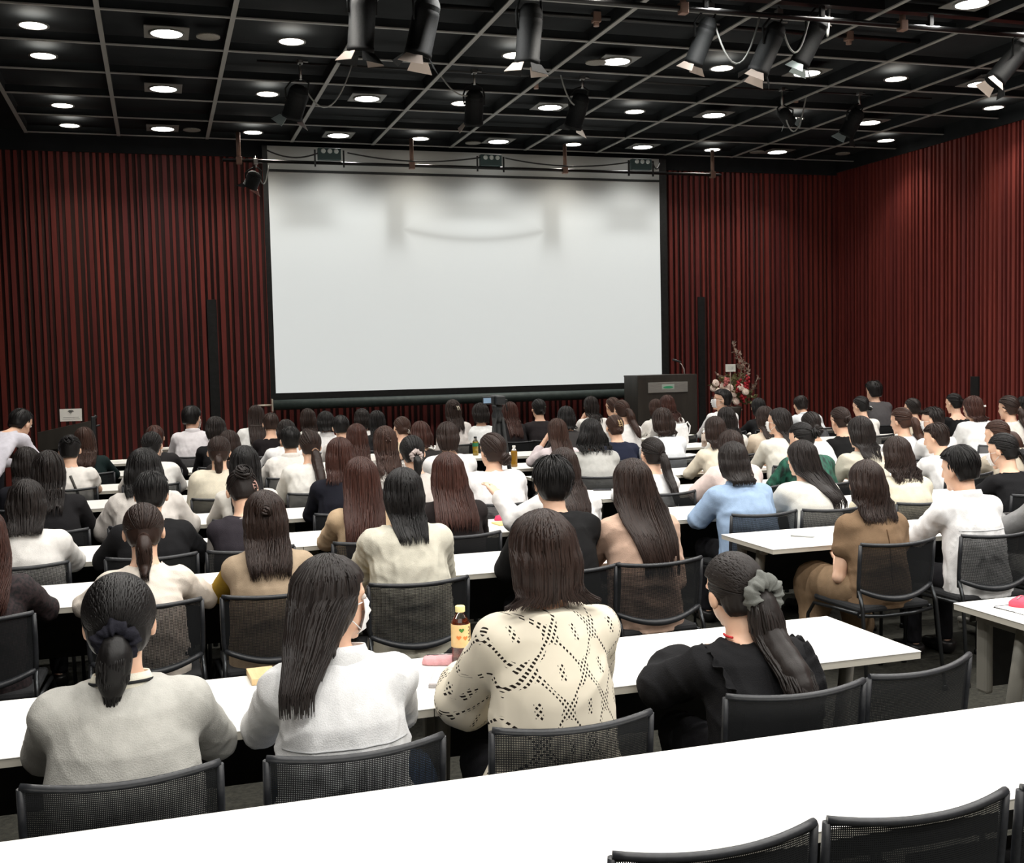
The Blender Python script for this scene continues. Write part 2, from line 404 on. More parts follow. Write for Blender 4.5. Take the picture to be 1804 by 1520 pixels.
def spotlight(u0, v0, u1, v1, y, r, label, pipez, fwd=.25, flaps=(1, 1, 1, 1), fm=None, ay=None, cable=None):
    """a can hanging from a pipe; (u0,v0) top of the can, (u1,v1) its mouth"""
    A, B = on_y(u0, v0, y), on_y(u1, v1, y)
    e = empty('stage_spotlight', tuple(A)); tag(e, label, 'stage spotlight', 'stage spotlights on the battens')
    ax = Vector(B-A); ln = ax.length; ax = (ax.normalized() + Vector((0, fwd, 0))).normalized()
    zq = ax.to_track_quat('Z', 'Y'); Rm = zq.to_matrix()
    MB().lathe([(r*.25, -.01), (r*.6, 0.0), (r*.86, ln*.08), (r*.97, ln*.16), (r*.99, ln*.17), (r*.93, ln*.19), (r*.99, ln*.21), (r*.93, ln*.23), (r*.99, ln*.25), (r, ln*.32), (r, ln*.9), (r*1.05, ln*.9), (r*1.05, ln), (r*.97, ln), (r*.9, ln*.8), (r*.3, ln*.4)], 28, rot=Rm).build('can', M_CAN, e)
    fl = fm or M_FLAP
    for k in range(4):
        if not flaps[k]: continue
        a = k*pi/2 + pi/4*0
        c, s2 = cos(a), sin(a); t = Vector((-s2, c, 0)); o = Vector((c, s2, 0)); up = Vector((0, 0, 1))
        base = o*r*1.0 + up*ln*.99; dirn = (o*.62 + up*.78).normalized(); L2 = r*.95
        P = [base - t*r*.62, base + t*r*.62, base + t*r*.98 + dirn*L2, base - t*r*.98 + dirn*L2]
        MB().slab([Rm @ q for q in P], .004).build('barn_door', fl if k in (0, 2) else M_CAN, e)
    piv = ax*ln*.42
    side = Rm @ Vector((1, 0, 0)); side = Vector((side.x, side.y*.3, side.z*.3)).normalized()
    top = Vector((0, 0, pipez-A[2]))
    yk = [piv + side*r*1.1, piv + side*r*1.15 + Vector((0, 0, ln*.3)), piv*.2 + side*r*.9 + Vector((0, 0, ln*.2)), Vector((0, 0, .09)), piv*.2 - side*r*.9 + Vector((0, 0, ln*.2)), piv - side*r*1.15 + Vector((0, 0, ln*.3)), piv - side*r*1.1]
    MB().tube(yk, .011, 6).build('yoke', M_CAN, e)
    cl = MB(); cl.tube([(0, 0, .07), (0, 0, max(.1, top.z-.02))], .016, 8); cl.box((-.03, -.035, max(.1, top.z)-.05), (.03, .035, max(.1, top.z)+.03), .008); cl.tube([(0, .03, max(.1, top.z)+.02), (0, 0, max(.1, top.z)+.06), (0, -.03, max(.1, top.z)+.02)], .006, 6); cl.tube([(.03, 0, top.z-.02), (.09, 0, top.z-.02)], .009, 6)
    cl.build('clamp', M_STEEL, e)
    if cable:
        cm = MB(); cm.tube([Vector((r*.3, 0, 0)) + Vector((cable[0]*t, 0, cable[1]*t - cable[2]*4*t*(1-t))) for t in np.linspace(0, 1, 14)], .009, 6); cm.build('cable', M_CABLEW, e)
    return e
spotlight(641, -26, 637, 92, 9.3, .108, 'large black spotlight pointing straight down, leftmost at the top edge', ZA, .12)
spotlight(757, -6, 737, 100, 9.3, .112, 'large black spotlight tilted to the left, second from left at the top', ZA, .1)
spotlight(936, 8, 932, 112, 9.3, .106, 'large black spotlight hanging alone over the middle of the screen', ZA, .12)
spotlight(1252, 32, 1232, 112, 9.6, .088, 'black spotlight with a tilted square peach flap, right of centre', ZA, .35, (1, 0, 1, 0), cable=(.5, .1, .45))
spotlight(1372, 42, 1342, 128, 9.4, .098, 'large black spotlight slanting left between two flap-lit spotlights', ZA, .2, cable=(.3, .1, .3))
spotlight(1450, 28, 1420, 112, 9.4, .092, 'black spotlight with a broad white flap, right end of the centre cluster', ZA, .3, (1, 0, 1, 1), M_FLAPC, cable=(.05, .25, .3))
spotlight(1812, 72, 1762, 142, 9.4, .1, 'black spotlight slanting left, cut by the right edge of the ceiling', ZA, .2)
spotlight(530, 152, 515, 208, 12.7, .112, 'small black spotlight over the left end of the screen batten', ZB, .5, (1, 1, 1, 0), M_FLAPC, cable=(.55, .3, .35))
spotlight(836, 160, 842, 220, 12.7, .108, 'small black spotlight with a pink flap above the screen centre', ZB, .5, (1, 1, 0, 0), cable=(-.6, .5, .25))
spotlight(1026, 166, 1017, 226, 12.7, .108, 'small black spotlight with a pale flap opening to the left', ZB, .5, (0, 1, 1, 0), cable=(-.35, .4, .3))
spotlight(1378, 196, 1402, 214, 12.7, .08, 'small black spotlight lying nearly level under a looped cable', ZB, .5, (1, 0, 1, 0), M_FLAPC, cable=(.35, .35, .4))
spotlight(1514, 194, 1500, 240, 12.7, .1, 'small black spotlight with a grey flap near the right wall', ZB, .5, (1, 0, 0, 1), M_FLAPC)
spotlight(451, 304, 440, 330, 16.0, .10, 'single black spotlight hanging left of the screen\'s top corner', ZC, .4, (0, 1, 1, 0), cable=(.15, .1, .2))

# ------------------------------------------------------------------ podium, lectern, flowers, camera
M_POD = noise_mat('podium_dark', srgb(44, 41, 36), srgb(54, 50, 45), scale=12, rough=.5, stretch=(1, 1, .2))
py = 15.3
a, b = on_y(1123, 664, py), on_y(1228, 662, py)
pod = empty('podium', ((a[0]+b[0])/2, py, .34)); tag(pod, 'dark podium with a silver nameplate at the right of the screen', 'podium')
hw, ph = (b[0]-a[0])/2, a[2]-.34
m = MB(); m.box((-hw, 0, 0), (hw, .04, ph), .006); m.box((-hw, .04, 0), (-hw+.03, .5, ph)); m.box((hw-.03, .04, 0), (hw, .5, ph)); m.build('body', M_POD, pod)
MB().box((-hw, .0, ph-.005), (hw, .52, ph+.02), .005).build('top', M_POD, pod)
pa, pb = on_y(1141, 674, py), on_y(1211, 690, py)
pl = MB().box((pa[0]-pod.location.x, -.014, pb[2]-.34), (pb[0]-pod.location.x, -.0, pa[2]-.34), .003).build('nameplate', noise_mat('brushed_silver', srgb(150, 152, 148), srgb(165, 167, 163), scale=10, rough=.35, stretch=(1, 1, 20), metal=.5), pod)
m = MB(); cx = (pa[0]+pb[0])/2-pod.location.x; cz = (pa[2]+pb[2])/2-.34
m.slab([(cx+.085*cos(t), -.017, cz+.018*sin(t)*(1 if abs(cos(t)) < .8 else .6)) for t in np.linspace(0, 2*pi, 20)[:-1]], .003, (0, 1, 0)); m.build('green_emblem', mat('emblem_green', srgb(60, 165, 120), .4), pl)
MB().box((cx-.1, -.0165, cz-.028), (cx+.1, -.0145, cz+.045)).build('emblem_panel', mat('emblem_panel', srgb(178, 196, 186), .4), pl)
g = on_y(1206, 662, py+.25); gx = g[0]-pod.location.x; gt = on_y(1196, 640, py+.25)
m = MB(); m.tube([(gx, .25, ph), (gx-.01, .25, ph+.1), (gx-.05, .25, ph+.17), (gx-.1, .25, ph+.21)], [.009, .008, .007, .007], 8); m.build('gooseneck', mat('pale_neck', srgb(210, 200, 195), .4), pod)
m = MB(); m.tube([(gx-.07, .22, ph+.2), (gx-.17, .3, ph+.245)], [.014, .018], 10); m.build('microphone', M_BLACKP, pod)

# left lectern with a notice
ly = 14.6
a, b = on_y(66, 748, ly), on_y(160, 738, ly)
lec = empty('lectern', ((a[0]+b[0])/2, ly, 0)); tag(lec, 'dark lectern by the left slatted wall with a notice on top', 'lectern')
hw = (b[0]-a[0])/2; lz = b[2]
m = MB(); m.box((-hw+.05, .1, 0), (hw-.05, .5, lz-.28), .01); m.build('cabinet', M_POD, lec)
m = MB(); m.slab([(-hw, -.02, lz-.14), (hw, -.02, lz-.02), (hw, .0, lz-.32), (-hw, .0, lz-.36)], .03); m.box((-hw, .0, lz-.33), (hw, .5, lz-.30)); m.build('slanted_front', M_POD, lec)
m = MB(); m.tube([(hw+.02, .05, lz-.1), (hw+.1, .05, lz-.08)], .012, 6); m.tube([(hw+.02, .05, lz-.02), (hw+.06, .05, lz+.04)], .02, 8); m.box((hw, .0, lz-.3), (hw+.05, .1, lz+.03), .01); m.build('side_fitting', M_BLACKP, lec)
p = on_y(125, 731, ly-.03)
nt = MB().box((-.125, -.002, -.075), (.125, .002, .075)).build('notice_sheet', mat('paper_white', srgb(238, 236, 230), .7)); nt.location = p
tag(nt, 'white wireless network notice with a fan symbol on the left lectern', 'notice')
m = MB()
for rr in (.016, .029, .042):
    m.tube([(rr*sin(t), -.004, .022+rr*cos(t)*.8) for t in np.linspace(-.9, .9, 9)], .0035, 5)
m.lathe([(.005, 0), (.005, .002)], 8, at=(0, -.004, .018), rot=Matrix.Rotation(pi/2, 3, 'X'))
m.build('wireless_symbol', M_BLACK, nt)
m = MB(); m.box((-.09, -.004, -.03), (.09, -.0021, -.025)); m.box((-.1, -.004, -.05), (.1, -.0021, -.046)); m.build('printed_lines', mat('print_grey', srgb(150, 150, 150), .7), nt)

# flower arrangement
fy = 15.6; fb = on_y(1290, 716, fy); rf = random.Random(11)
fl = empty('flower_arrangement', (fb[0], fy, .34)); tag(fl, 'tall flower arrangement of cream roses and red spikes beside the podium', 'flowers')
bz = fb[2]-.34; S = 15.6*.954/1980+.3*8/1980
pxm = (.954*fy+.2986*fb[0])/1980
MB().lathe([(.14, 0), (.15, .02), (.03, .05), (.025, bz-.25), (.12, bz-.2), (.15, bz-.02), (.14, bz)], 20).build('stand', M_POD, fl)
def fpos(u, v, dy=0): return Vector((on_y(u, v, fy+dy)[0]-fb[0], dy, on_y(u, v, fy+dy)[2]-.34))
M_ROSE = noise_mat('rose_cream', srgb(240, 226, 212), srgb(226, 200, 188), scale=40, rough=.7)
for u, v in [(1260, 675), (1256, 684), (1273, 681), (1285, 683), (1291, 694), (1287, 701), (1304, 682), (1296, 707), (1290, 722), (1300, 720), (1312, 690), (1280, 690), (1266, 690)]:
    c = fpos(u, v, rf.uniform(-.12, .06)); m = MB()
    for k in range(9):
        a2 = k*2.4; rr = .009+.0038*k; tz = .5+.05*k
        m.lathe([(.001, -.03), (rr*1.3, -.01), (rr*1.55, .012), (rr*1.5, .03-.002*k), (rr*1.1, .02)], 9, at=c+Vector((.006*cos(a2), -.006, .006*sin(a2))), rot=Matrix.Rotation(1.2, 3, 'X') @ Matrix.Rotation(a2, 3, 'Z') @ Matrix.Rotation(.15, 3, 'Y'))
    m.build('rose', M_ROSE, fl)
M_RED = noise_mat('flower_red', srgb(190, 40, 50), srgb(150, 30, 45), scale=40, rough=.7)
M_PINK = noise_mat('flower_pink', srgb(205, 120, 115), srgb(170, 90, 88), scale=40, rough=.7)
for pts, mm in [([(1309, 705), (1312, 690), (1318, 665)], M_RED), ([(1300, 690), (1302, 672)], M_RED), ([(1307, 702), (1309, 694)], M_RED), ([(1278, 678), (1281, 668)], M_PINK), ([(1304, 688), (1306, 680)], M_PINK)]:
    m = MB()
    for i in range(len(pts)-1):
        for t in np.linspace(0, 1, 10):
            c = fpos(*(np.array(pts[i])*(1-t)+np.array(pts[i+1])*t), -.08)
            for k in range(3): m.lathe([(.002, -.02), (.022, 0), (.014, .018), (.002, .022)], 6, at=c+Vector([rf.uniform(-.025, .025) for _ in range(3)]))
    m.build('flower_spike', mm, fl)
M_LEAF = noise_mat('leaf_grey_green', srgb(158, 152, 112), srgb(104, 108, 70), scale=30, rough=.7)
M_TWIG = noise_mat('twig_grey', srgb(186, 164, 150), srgb(140, 122, 110), scale=30, rough=.7)
def branch(pts, nl, mm, ls=.03, tw=.007):
    ls *= 1.7
    m = MB(); P = [fpos(*p, rf.uniform(-.06, .1)) for p in pts]; m.tube(P, [tw*(1-.6*i/len(P)) for i in range(len(P))], 5)
    for k in range(nl):
        t = rf.uniform(.12, 1)*(len(P)-1); i = min(int(t), len(P)-2); c = P[i].lerp(P[i+1], t-i)
        d = Vector((rf.uniform(-1, 1), rf.uniform(-1, 1), rf.uniform(-.2, 1))).normalized(); s3 = d.cross(Vector((rf.random(), rf.random(), rf.random()))).normalized(); l2 = ls*rf.uniform(.7, 1.5)
        m.slab([c, c+d*l2*.5+s3*l2*.28, c+d*l2, c+d*l2*.5-s3*l2*.28], .0015)
    m.build('branch', mm, fl)
branch([(1302, 690), (1306, 650), (1298, 625), (1290, 603)], 40, M_TWIG, .035)
branch([(1304, 690), (1312, 655), (1308, 636), (1302, 620)], 30, M_TWIG, .03)
branch([(1308, 690), (1317, 660), (1320, 642)], 26, M_TWIG, .03)
branch([(1312, 700), (1328, 682), (1336, 662)], 26, M_TWIG, .03)
branch([(1300, 690), (1276, 668), (1262, 660)], 26, M_TWIG, .03)
for u, v in [(1270, 665), (1283, 662), (1295, 660), (1305, 655), (1313, 662), (1254, 678), (1324, 690), (1331, 700), (1318, 700), (1325, 712), (1312, 712), (1290, 672), (1300, 668)]:
    branch([(1292+rf.uniform(-12, 12), 708), ((1292+u)/2, (700+v)/2), (u, v)], 34, M_LEAF, .035)
cp = fpos(1287, 648, -.1)
MB().tube([(cp.x, cp.y+.01, bz-.05), (cp.x, cp.y+.01, cp.z)], .006, 6).build('card_stick', M_TWIG, fl)
MB().box((cp.x-.085, cp.y-.004, cp.z-.058), (cp.x+.085, cp.y+.004, cp.z+.058)).build('message_card', mat('card_cream', srgb(236, 240, 232), .6), fl)
m = MB()
for k in (.018, 0, -.018): m.box((cp.x-.05, cp.y-.006, cp.z+k-.002), (cp.x+.05, cp.y-.0045, cp.z+k+.002))
m.build('card_writing', mat('print_pale', srgb(190, 196, 196), .7), fl)

# video camera on a tripod in the aisle
ty = 10.0
tp = on_y(876, 724, ty); tr = empty('camera_tripod', (tp[0], ty, 0)); tag(tr, 'black tripod standing in the aisle before the screen', 'tripod')
hz = tp[2]
MB().tube([(0, 0, .3), (0, 0, hz-.02)], .035, 12).build('column', M_BLACK, tr)
m = MB(); m.lathe([(.05, hz-.1), (.055, hz-.04), (.04, hz), (.05, hz+.03), (.05, hz+.06)], 16); m.build('head', M_BLACKP, tr)
for a2 in (-2.5, -.4, 1.6):
    MB().tube([(.04*cos(a2), .04*sin(a2), hz-.06), (.1*cos(a2), .1*sin(a2), hz*.6), (.33*cos(a2), .33*sin(a2), .01)], [.022, .02, .014], 8).build('leg', M_BLACK, tr)
MB().tube([(0, -.03, hz), (-.09, -.16, hz-.17), (-.15, -.3, hz-.32)], [.012, .011, .016], 8).build('pan_handle', M_BLACK, tr)
vc = empty('video_camera', (tp[0]+.0, ty, hz+.06)); tag(vc, 'small black video camera with lit viewfinder on the aisle tripod', 'video camera')
m = MB(); m.box((-.035, -.1, 0), (.055, .12, .085), .012); m.lathe([(.038, .12), (.04, .17), (.03, .172)], 18, at=(.01, 0, .045), rot=Matrix.Rotation(-pi/2, 3, 'X')); m.build('body', M_BLACKP, vc)
m = MB(); m.box((-.15, -.04, .005), (-.035, -.03, .08), .004); s = m.build('flip_screen', M_BLACKP, vc)
MB().box((-.142, -.0425, .018), (-.07, -.0405, .066)).build('picture', mat('lcd', (.05, .08, .12), .4, emit=(.5, .7, .9), estr=.35), s)
m = MB(); m.box((.06, -.06, .02), (.085, .02, .05), .006); m.tube([(.075, -.03, .02), (.09, -.03, -.06)], .006, 6); m.build('hand_strap', M_BLACK, vc)
# ------------------------------------------------------------------ desks
NEAR = {0: 2.165, 1: 3.37, 2: 5.45, 3: 6.70, 4: 7.95, 5: 9.25, 6: 10.55, 7: 11.95, 8: 13.5}
TH = .72
M_TOP = noise_mat('laminate_white', srgb(241, 240, 235), srgb(244, 243, 239), scale=6, rough=.4, spec=.35)
M_EDGE = mat('edge_band', srgb(198, 194, 182), .5)
M_LEG = mat('leg_grey', srgb(128, 126, 118), .5, .2)
def make_table():
    e = empty('desk')
    m = MB(); m.mi = 1; m.box((.002, .002, -.028), (1.798, .598, -.003)); m.mi = 0; m.box((0.0, 0.0, -.004), (1.8, .6, 0.0), .0015)
    m.build('desktop', [M_TOP, M_EDGE], e)
    MB().box((.1, .535, -.36), (1.7, .55, -.06)).build('modesty_panel', M_BLACK, e)
    for x in (.1, 1.7):
        m = MB(); m.box((x-.02, .25, -.08), (x+.02, .56, -.03), .008)
        m.box((x-.02, .49, -.38), (x+.02, .56, -.05), .015)
        m.tube([(x, .30, -.05), (x, .36, -.40), (x, .44, -.66)], [.028, .03, .026], 10)
        m.box((x-.025, .06, -.68), (x+.025, .57, -.645), .012)
        for yy in (.09, .54): m.lathe([(.022, -.015), (.025, -.0), (.022, .015)], 12, at=(x, yy, -.695), rot=Matrix.Rotation(pi/2, 3, 'Y'))
        m.build('leg', M_LEG, e)
    return e
COLS = [(-1.02, 'left'), (.78, 'left'), (3.2, 'centre'), (5.0, 'centre'), (7.2, 'right'), (9.0, 'right')]
ROWW = {0: 'the foreground row', 1: 'the nearest occupied row', 2: 'the second occupied row', 3: 'the third occupied row', 4: 'the fourth occupied row',
        5: 'the fifth occupied row', 6: 'the sixth occupied row', 7: 'the seventh occupied row', 8: 'the front row under the screen'}
TAB = make_table(); _first = True
for r, ny in NEAR.items():
    for ci, (x0, blk) in enumerate(COLS):
        if r == 0 and ci > 1: continue
        c = CAMM @ np.array([x0, ny+.5, TH-CAMZ])
        if c[0]/c[2]*FPX+902 > 1795: continue
        o = TAB if _first else copy_tree(TAB); _first = False
        o.location = (x0, ny, TH)
        side = ('left' if ci % 2 == 0 else 'right') + ' half'
        tag(o, 'white desk, %s of the %s block, in %s' % (side, blk, ROWW[r]), 'desk', 'white training desks in rows')

# ------------------------------------------------------------------ chairs
def mesh_mat():
    m = mat('chair_mesh', srgb(24, 26, 28), .7, spec=.3)
    nt = m.node_tree; b = bsdf(m); out = nt.nodes['Material Output']
    tc = N(m, 'ShaderNodeTexCoord'); sp = N(m, 'ShaderNodeSeparateXYZ'); L(m, tc.outputs['Object'], sp.inputs[0])
    pr = []
    for ax, f in (('X', 230.0), ('Z', 200.0)):
        mu = N(m, 'ShaderNodeMath', operation='MULTIPLY'); mu.inputs[1].default_value = f; L(m, sp.outputs[ax], mu.inputs[0])
        fr = N(m, 'ShaderNodeMath', operation='FRACT'); L(m, mu.outputs[0], fr.inputs[0])
        gt = N(m, 'ShaderNodeMath', operation='GREATER_THAN'); gt.inputs[1].default_value = .63; L(m, fr.outputs[0], gt.inputs[0]); pr.append(gt)
    mm = N(m, 'ShaderNodeMath', operation='MULTIPLY'); L(m, pr[0].outputs[0], mm.inputs[0]); L(m, pr[1].outputs[0], mm.inputs[1])
    tr = N(m, 'ShaderNodeBsdfTransparent'); mx = N(m, 'ShaderNodeMixShader')
    L(m, mm.outputs[0], mx.inputs[0]); L(m, b.outputs[0], mx.inputs[1]); L(m, tr.outputs[0], mx.inputs[2]); L(m, mx.outputs[0], out.inputs['Surface'])
    return m
M_MESH = mesh_mat()
M_SEAT = noise_mat('seat_fabric', srgb(30, 31, 33), srgb(38, 39, 41), scale=200, rough=.9)
M_FRAME = noise_mat('chair_frame', srgb(34, 36, 39), srgb(42, 44, 48), scale=80, rough=.42, spec=.5)
M_TUBE = mat('chair_tube', srgb(58, 60, 62), .3, .8)
def backpt(s, z):
    """point on the curved chair back; s -1..1 across, z height"""
    w = .232 - .012*max(0, (.62-z)/.12)
    y = -.235 - .10*(z-.5) + .045*s*s
    return Vector((s*w, y, z))
def make_chair():
    e = empty('mesh_chair')
    n = 16; S = np.linspace(-1, 1, n); Z = [.545+.02*k for k in range(13)]
    ZT = lambda s: .792 + .012*s*s; ZB = lambda s: .505 + .055*s*s
    V, F = [], []
    for j in range(9):
        for s in S: V.append(backpt(s*.97, ZB(s)+(ZT(s)-ZB(s))*j/8))
    for j in range(8):
        for i in range(n-1): F.append((j*n+i, j*n+i+1, (j+1)*n+i+1, (j+1)*n+i))
    link('back_mesh', np_mesh('back_mesh', V, np.array(F)), M_MESH, e)
    m = MB()
    m.tube([backpt(s, ZT(s)) for s in S], [.0105]*n, 8)
    m.tube([backpt(s, ZB(s)) + Vector((0, -.004, 0)) for s in S], [.012+.006*(1-abs(s)) for s in S], 8)
    for s in (-1, 1): m.tube([backpt(s, z) for z in (.52, .6, .7, .80)], [.012, .0105, .0105, .010], 8)
    # inner border of the mesh panel
    m.build('back_frame', M_FRAME, e)
    m = MB(); m.box((-.222, -.20, .432), (.222, .22, .468), .016); m.build('seat', M_SEAT, e)
    for s in (-1, 1):
        m = MB(); m.tube([backpt(s, .56), (s*.232, -.235, .47), (s*.236, -.255, .3), (s*.245, -.29, .012)], [.011, .0105, .010, .010], 8); m.lathe([(.016, 0), (.017, .02), (.012, .03)], 10, at=(s*.245, -.291, 0)); m.build('leg', M_TUBE, e)
        m = MB(); m.tube([(s*.232, -.2, .435), (s*.235, .0, .43), (s*.235, .19, .42), (s*.245, .235, .35), (s*.25, .25, .012)], .010, 8); m.lathe([(.016, 0), (.017, .02), (.012, .03)], 10, at=(s*.25, .25, 0)); m.build('leg', M_TUBE, e)
    m = MB(); m.tube([(-.232, -.2, .425), (-.1, -.215, .415), (.1, -.215, .415), (.232, -.2, .425)], .01, 8); m.build('seat_rail', M_TUBE, e)
    return e
CHAIR = make_chair(); _cused = False
def chair(x, y, label, rz=0.0, group='black mesh-back chairs'):
    global _cused
    o = CHAIR if not _cused else copy_tree(CHAIR); _cused = True
    o.location = (x, y, 0); o.rotation_euler = (0, 0, rz)
    tag(o, label, 'chair', group); return o
# ------------------------------------------------------------------ distance-field modelling of people
def smin(a, b, k):
    if k <= 0: return np.minimum(a, b)
    h = np.clip(.5+.5*(b-a)/k, 0, 1)
    return b + (a-b)*h - k*h*(1-h)
class Field:
    def __init__(s, lo, hi, h):
        s.lo = np.array(lo, float); s.h = h
        s.n = np.ceil((np.array(hi)-s.lo)/h).astype(int)+1
        s.F = np.full(s.n, .25, dtype=np.float32)
        s.ax = [s.lo[i]+h*np.arange(s.n[i]) for i in range(3)]
    def sub(s, lo, hi):
        sl = []
        for i in range(3):
            a = int(max(0, math.floor((lo[i]-s.lo[i])/s.h))); b = int(min(s.n[i], math.ceil((hi[i]-s.lo[i])/s.h)+1))
            if b <= a: return None
            sl.append(slice(a, b))
        X = s.ax[0][sl[0]][:, None, None]; Y = s.ax[1][sl[1]][None, :, None]; Z = s.ax[2][sl[2]][None, None, :]
        return tuple(sl), X, Y, Z
    def add(s, prim, k=.0):
        fn, lo, hi = prim; m = k + 2.5*s.h
        r = s.sub([a-m for a in lo], [a+m for a in hi])
        if r is None: return
        sl, X, Y, Z = r; s.F[sl] = smin(s.F[sl], fn(X, Y, Z), k)
    def cut(s, fn):
        X, Y, Z = s.ax[0][:, None, None], s.ax[1][None, :, None], s.ax[2][None, None, :]
        s.F = np.maximum(s.F, fn(X, Y, Z)).astype(np.float32)
    def disp(s, fn):
        X, Y, Z = s.ax[0][:, None, None], s.ax[1][None, :, None], s.ax[2][None, None, :]
        s.F = (s.F + fn(X, Y, Z)).astype(np.float32)
    def mesh(s):
        F = s.F; F[0], F[-1], F[:, 0], F[:, -1], F[:, :, 0], F[:, :, -1] = [.1]*6
        S = F < 0; n = s.n; cs = (n[1]*n[2], n[2], 1)
        ids, pos, quads = [], [], []
        for a in range(3):
            sl0 = [slice(None)]*3; sl1 = [slice(None)]*3; sl0[a] = slice(0, -1); sl1[a] = slice(1, None)
            cr = np.argwhere(S[tuple(sl0)] != S[tuple(sl1)])
            if not len(cr): continue
            c1 = cr.copy(); c1[:, a] += 1
            f0 = F[cr[:, 0], cr[:, 1], cr[:, 2]]; f1 = F[c1[:, 0], c1[:, 1], c1[:, 2]]
            P = cr.astype(float); P[:, a] += f0/(f0-f1)
            b, c = (a+1) % 3, (a+2) % 3
            base = cr[:, 0]*cs[0]+cr[:, 1]*cs[1]+cr[:, 2]
            q = np.stack([base-cs[b]-cs[c], base-cs[c], base, base-cs[b]], 1)
            neg = f0 < 0
            q[~neg] = q[~neg][:, ::-1]
            quads.append(q); ids.append(q.ravel()); pos.append(np.repeat(P, 4, axis=0))
        ids = np.concatenate(ids); pos = np.concatenate(pos); quads = np.concatenate(quads)
        u, inv = np.unique(ids, return_inverse=True)
        cnt = np.bincount(inv)
        V = np.stack([np.bincount(inv, weights=pos[:, i])/cnt for i in range(3)], 1)
        return s.lo + V*s.h, inv.reshape(-1, 4) if False else np.searchsorted(u, quads)
def cone(a, b, ra, rb):
    a = np.array(a, float); b = np.array(b, float); d = b-a; dd = float(d@d)+1e-9; R = max(ra, rb)
    def fn(X, Y, Z):
        px, py, pz = X-a[0], Y-a[1], Z-a[2]
        t = np.clip((px*d[0]+py*d[1]+pz*d[2])/dd, 0, 1)
        return np.sqrt((px-d[0]*t)**2+(py-d[1]*t)**2+(pz-d[2]*t)**2) - (ra+(rb-ra)*t)
    return fn, np.minimum(a, b)-R, np.maximum(a, b)+R
def ell(c, r, R=None):
    c = np.array(c, float); r = np.array(r, float); m = r.max()
    def fn(X, Y, Z):
        x, y, z = X-c[0], Y-c[1], Z-c[2]
        if R is not None:
            x, y, z = (R[0, 0]*x+R[1, 0]*y+R[2, 0]*z), (R[0, 1]*x+R[1, 1]*y+R[2, 1]*z), (R[0, 2]*x+R[1, 2]*y+R[2, 2]*z)
        k0 = np.sqrt((x/r[0])**2+(y/r[1])**2+(z/r[2])**2); k1 = np.sqrt((x/r[0]**2)**2+(y/r[1]**2)**2+(z/r[2]**2)**2)
        return k0*(k0-1)/(k1+1e-6)
    return fn, c-m, c+m
def stack(zs, cx, cy, rx, ry, pw=2.0):
    zs = np.array(zs); o = np.argsort(zs); zs, cx, cy, rx, ry = [np.array(q, float)[o] for q in (zs, cx, cy, rx, ry)]
    def fn(X, Y, Z):
        z1 = Z.ravel(); I = lambda q: np.interp(z1, zs, q).reshape(1, 1, -1)
        CX, CY, RX, RY = I(cx), I(cy), I(rx), I(ry)
        d = ((np.abs(X-CX)/RX)**pw + (np.abs(Y-CY)/RY)**pw)**(1/pw)
        d = (d-1)*np.minimum(RX, RY)
        return np.maximum(d, np.maximum(zs[0]-Z, Z-zs[-1]))
    return fn, np.array([(cx-rx).min(), (cy-ry).min(), zs[0]]), np.array([(cx+rx).max(), (cy+ry).max(), zs[-1]])
def rotm(yaw, pitch, tilt):
    return np.array(Matrix.Rotation(-yaw, 3, 'Z') @ Matrix.Rotation(-pitch, 3, 'X') @ Matrix.Rotation(tilt, 3, 'Y'))
def folds(seed, amp, fr=40.0):
    """cloth creases: warped ridges mixed with soft waves"""
    r = np.random.RandomState(seed); D = r.normal(size=(7, 3)); D /= np.linalg.norm(D, axis=1)[:, None]; D[:, 2] *= .8
    ph = r.uniform(0, 6.28, 7); q = r.uniform(.55, 1.6, 7)*fr
    def fn(X, Y, Z):
        w = .03*np.sin(13*X+8*Z+ph[0])+.028*np.sin(15*Y-11*Z+ph[1])+.012*np.sin(31*X-23*Z+ph[2])
        m = .5+.5*np.sin(9*X+7*Z+ph[3])*np.sin(8*Z-6*Y+ph[4])
        s = 0
        for i in range(7):
            a = np.sin(q[i]*(D[i, 0]*X+D[i, 1]*Y+D[i, 2]*Z+w)+ph[i])
            s = s + ((1-np.abs(a))**2*1.6-.5 if i % 2 else a*.5)/(1+.18*i)
        return -amp*.42*s*(.45+.8*m)
    return fn

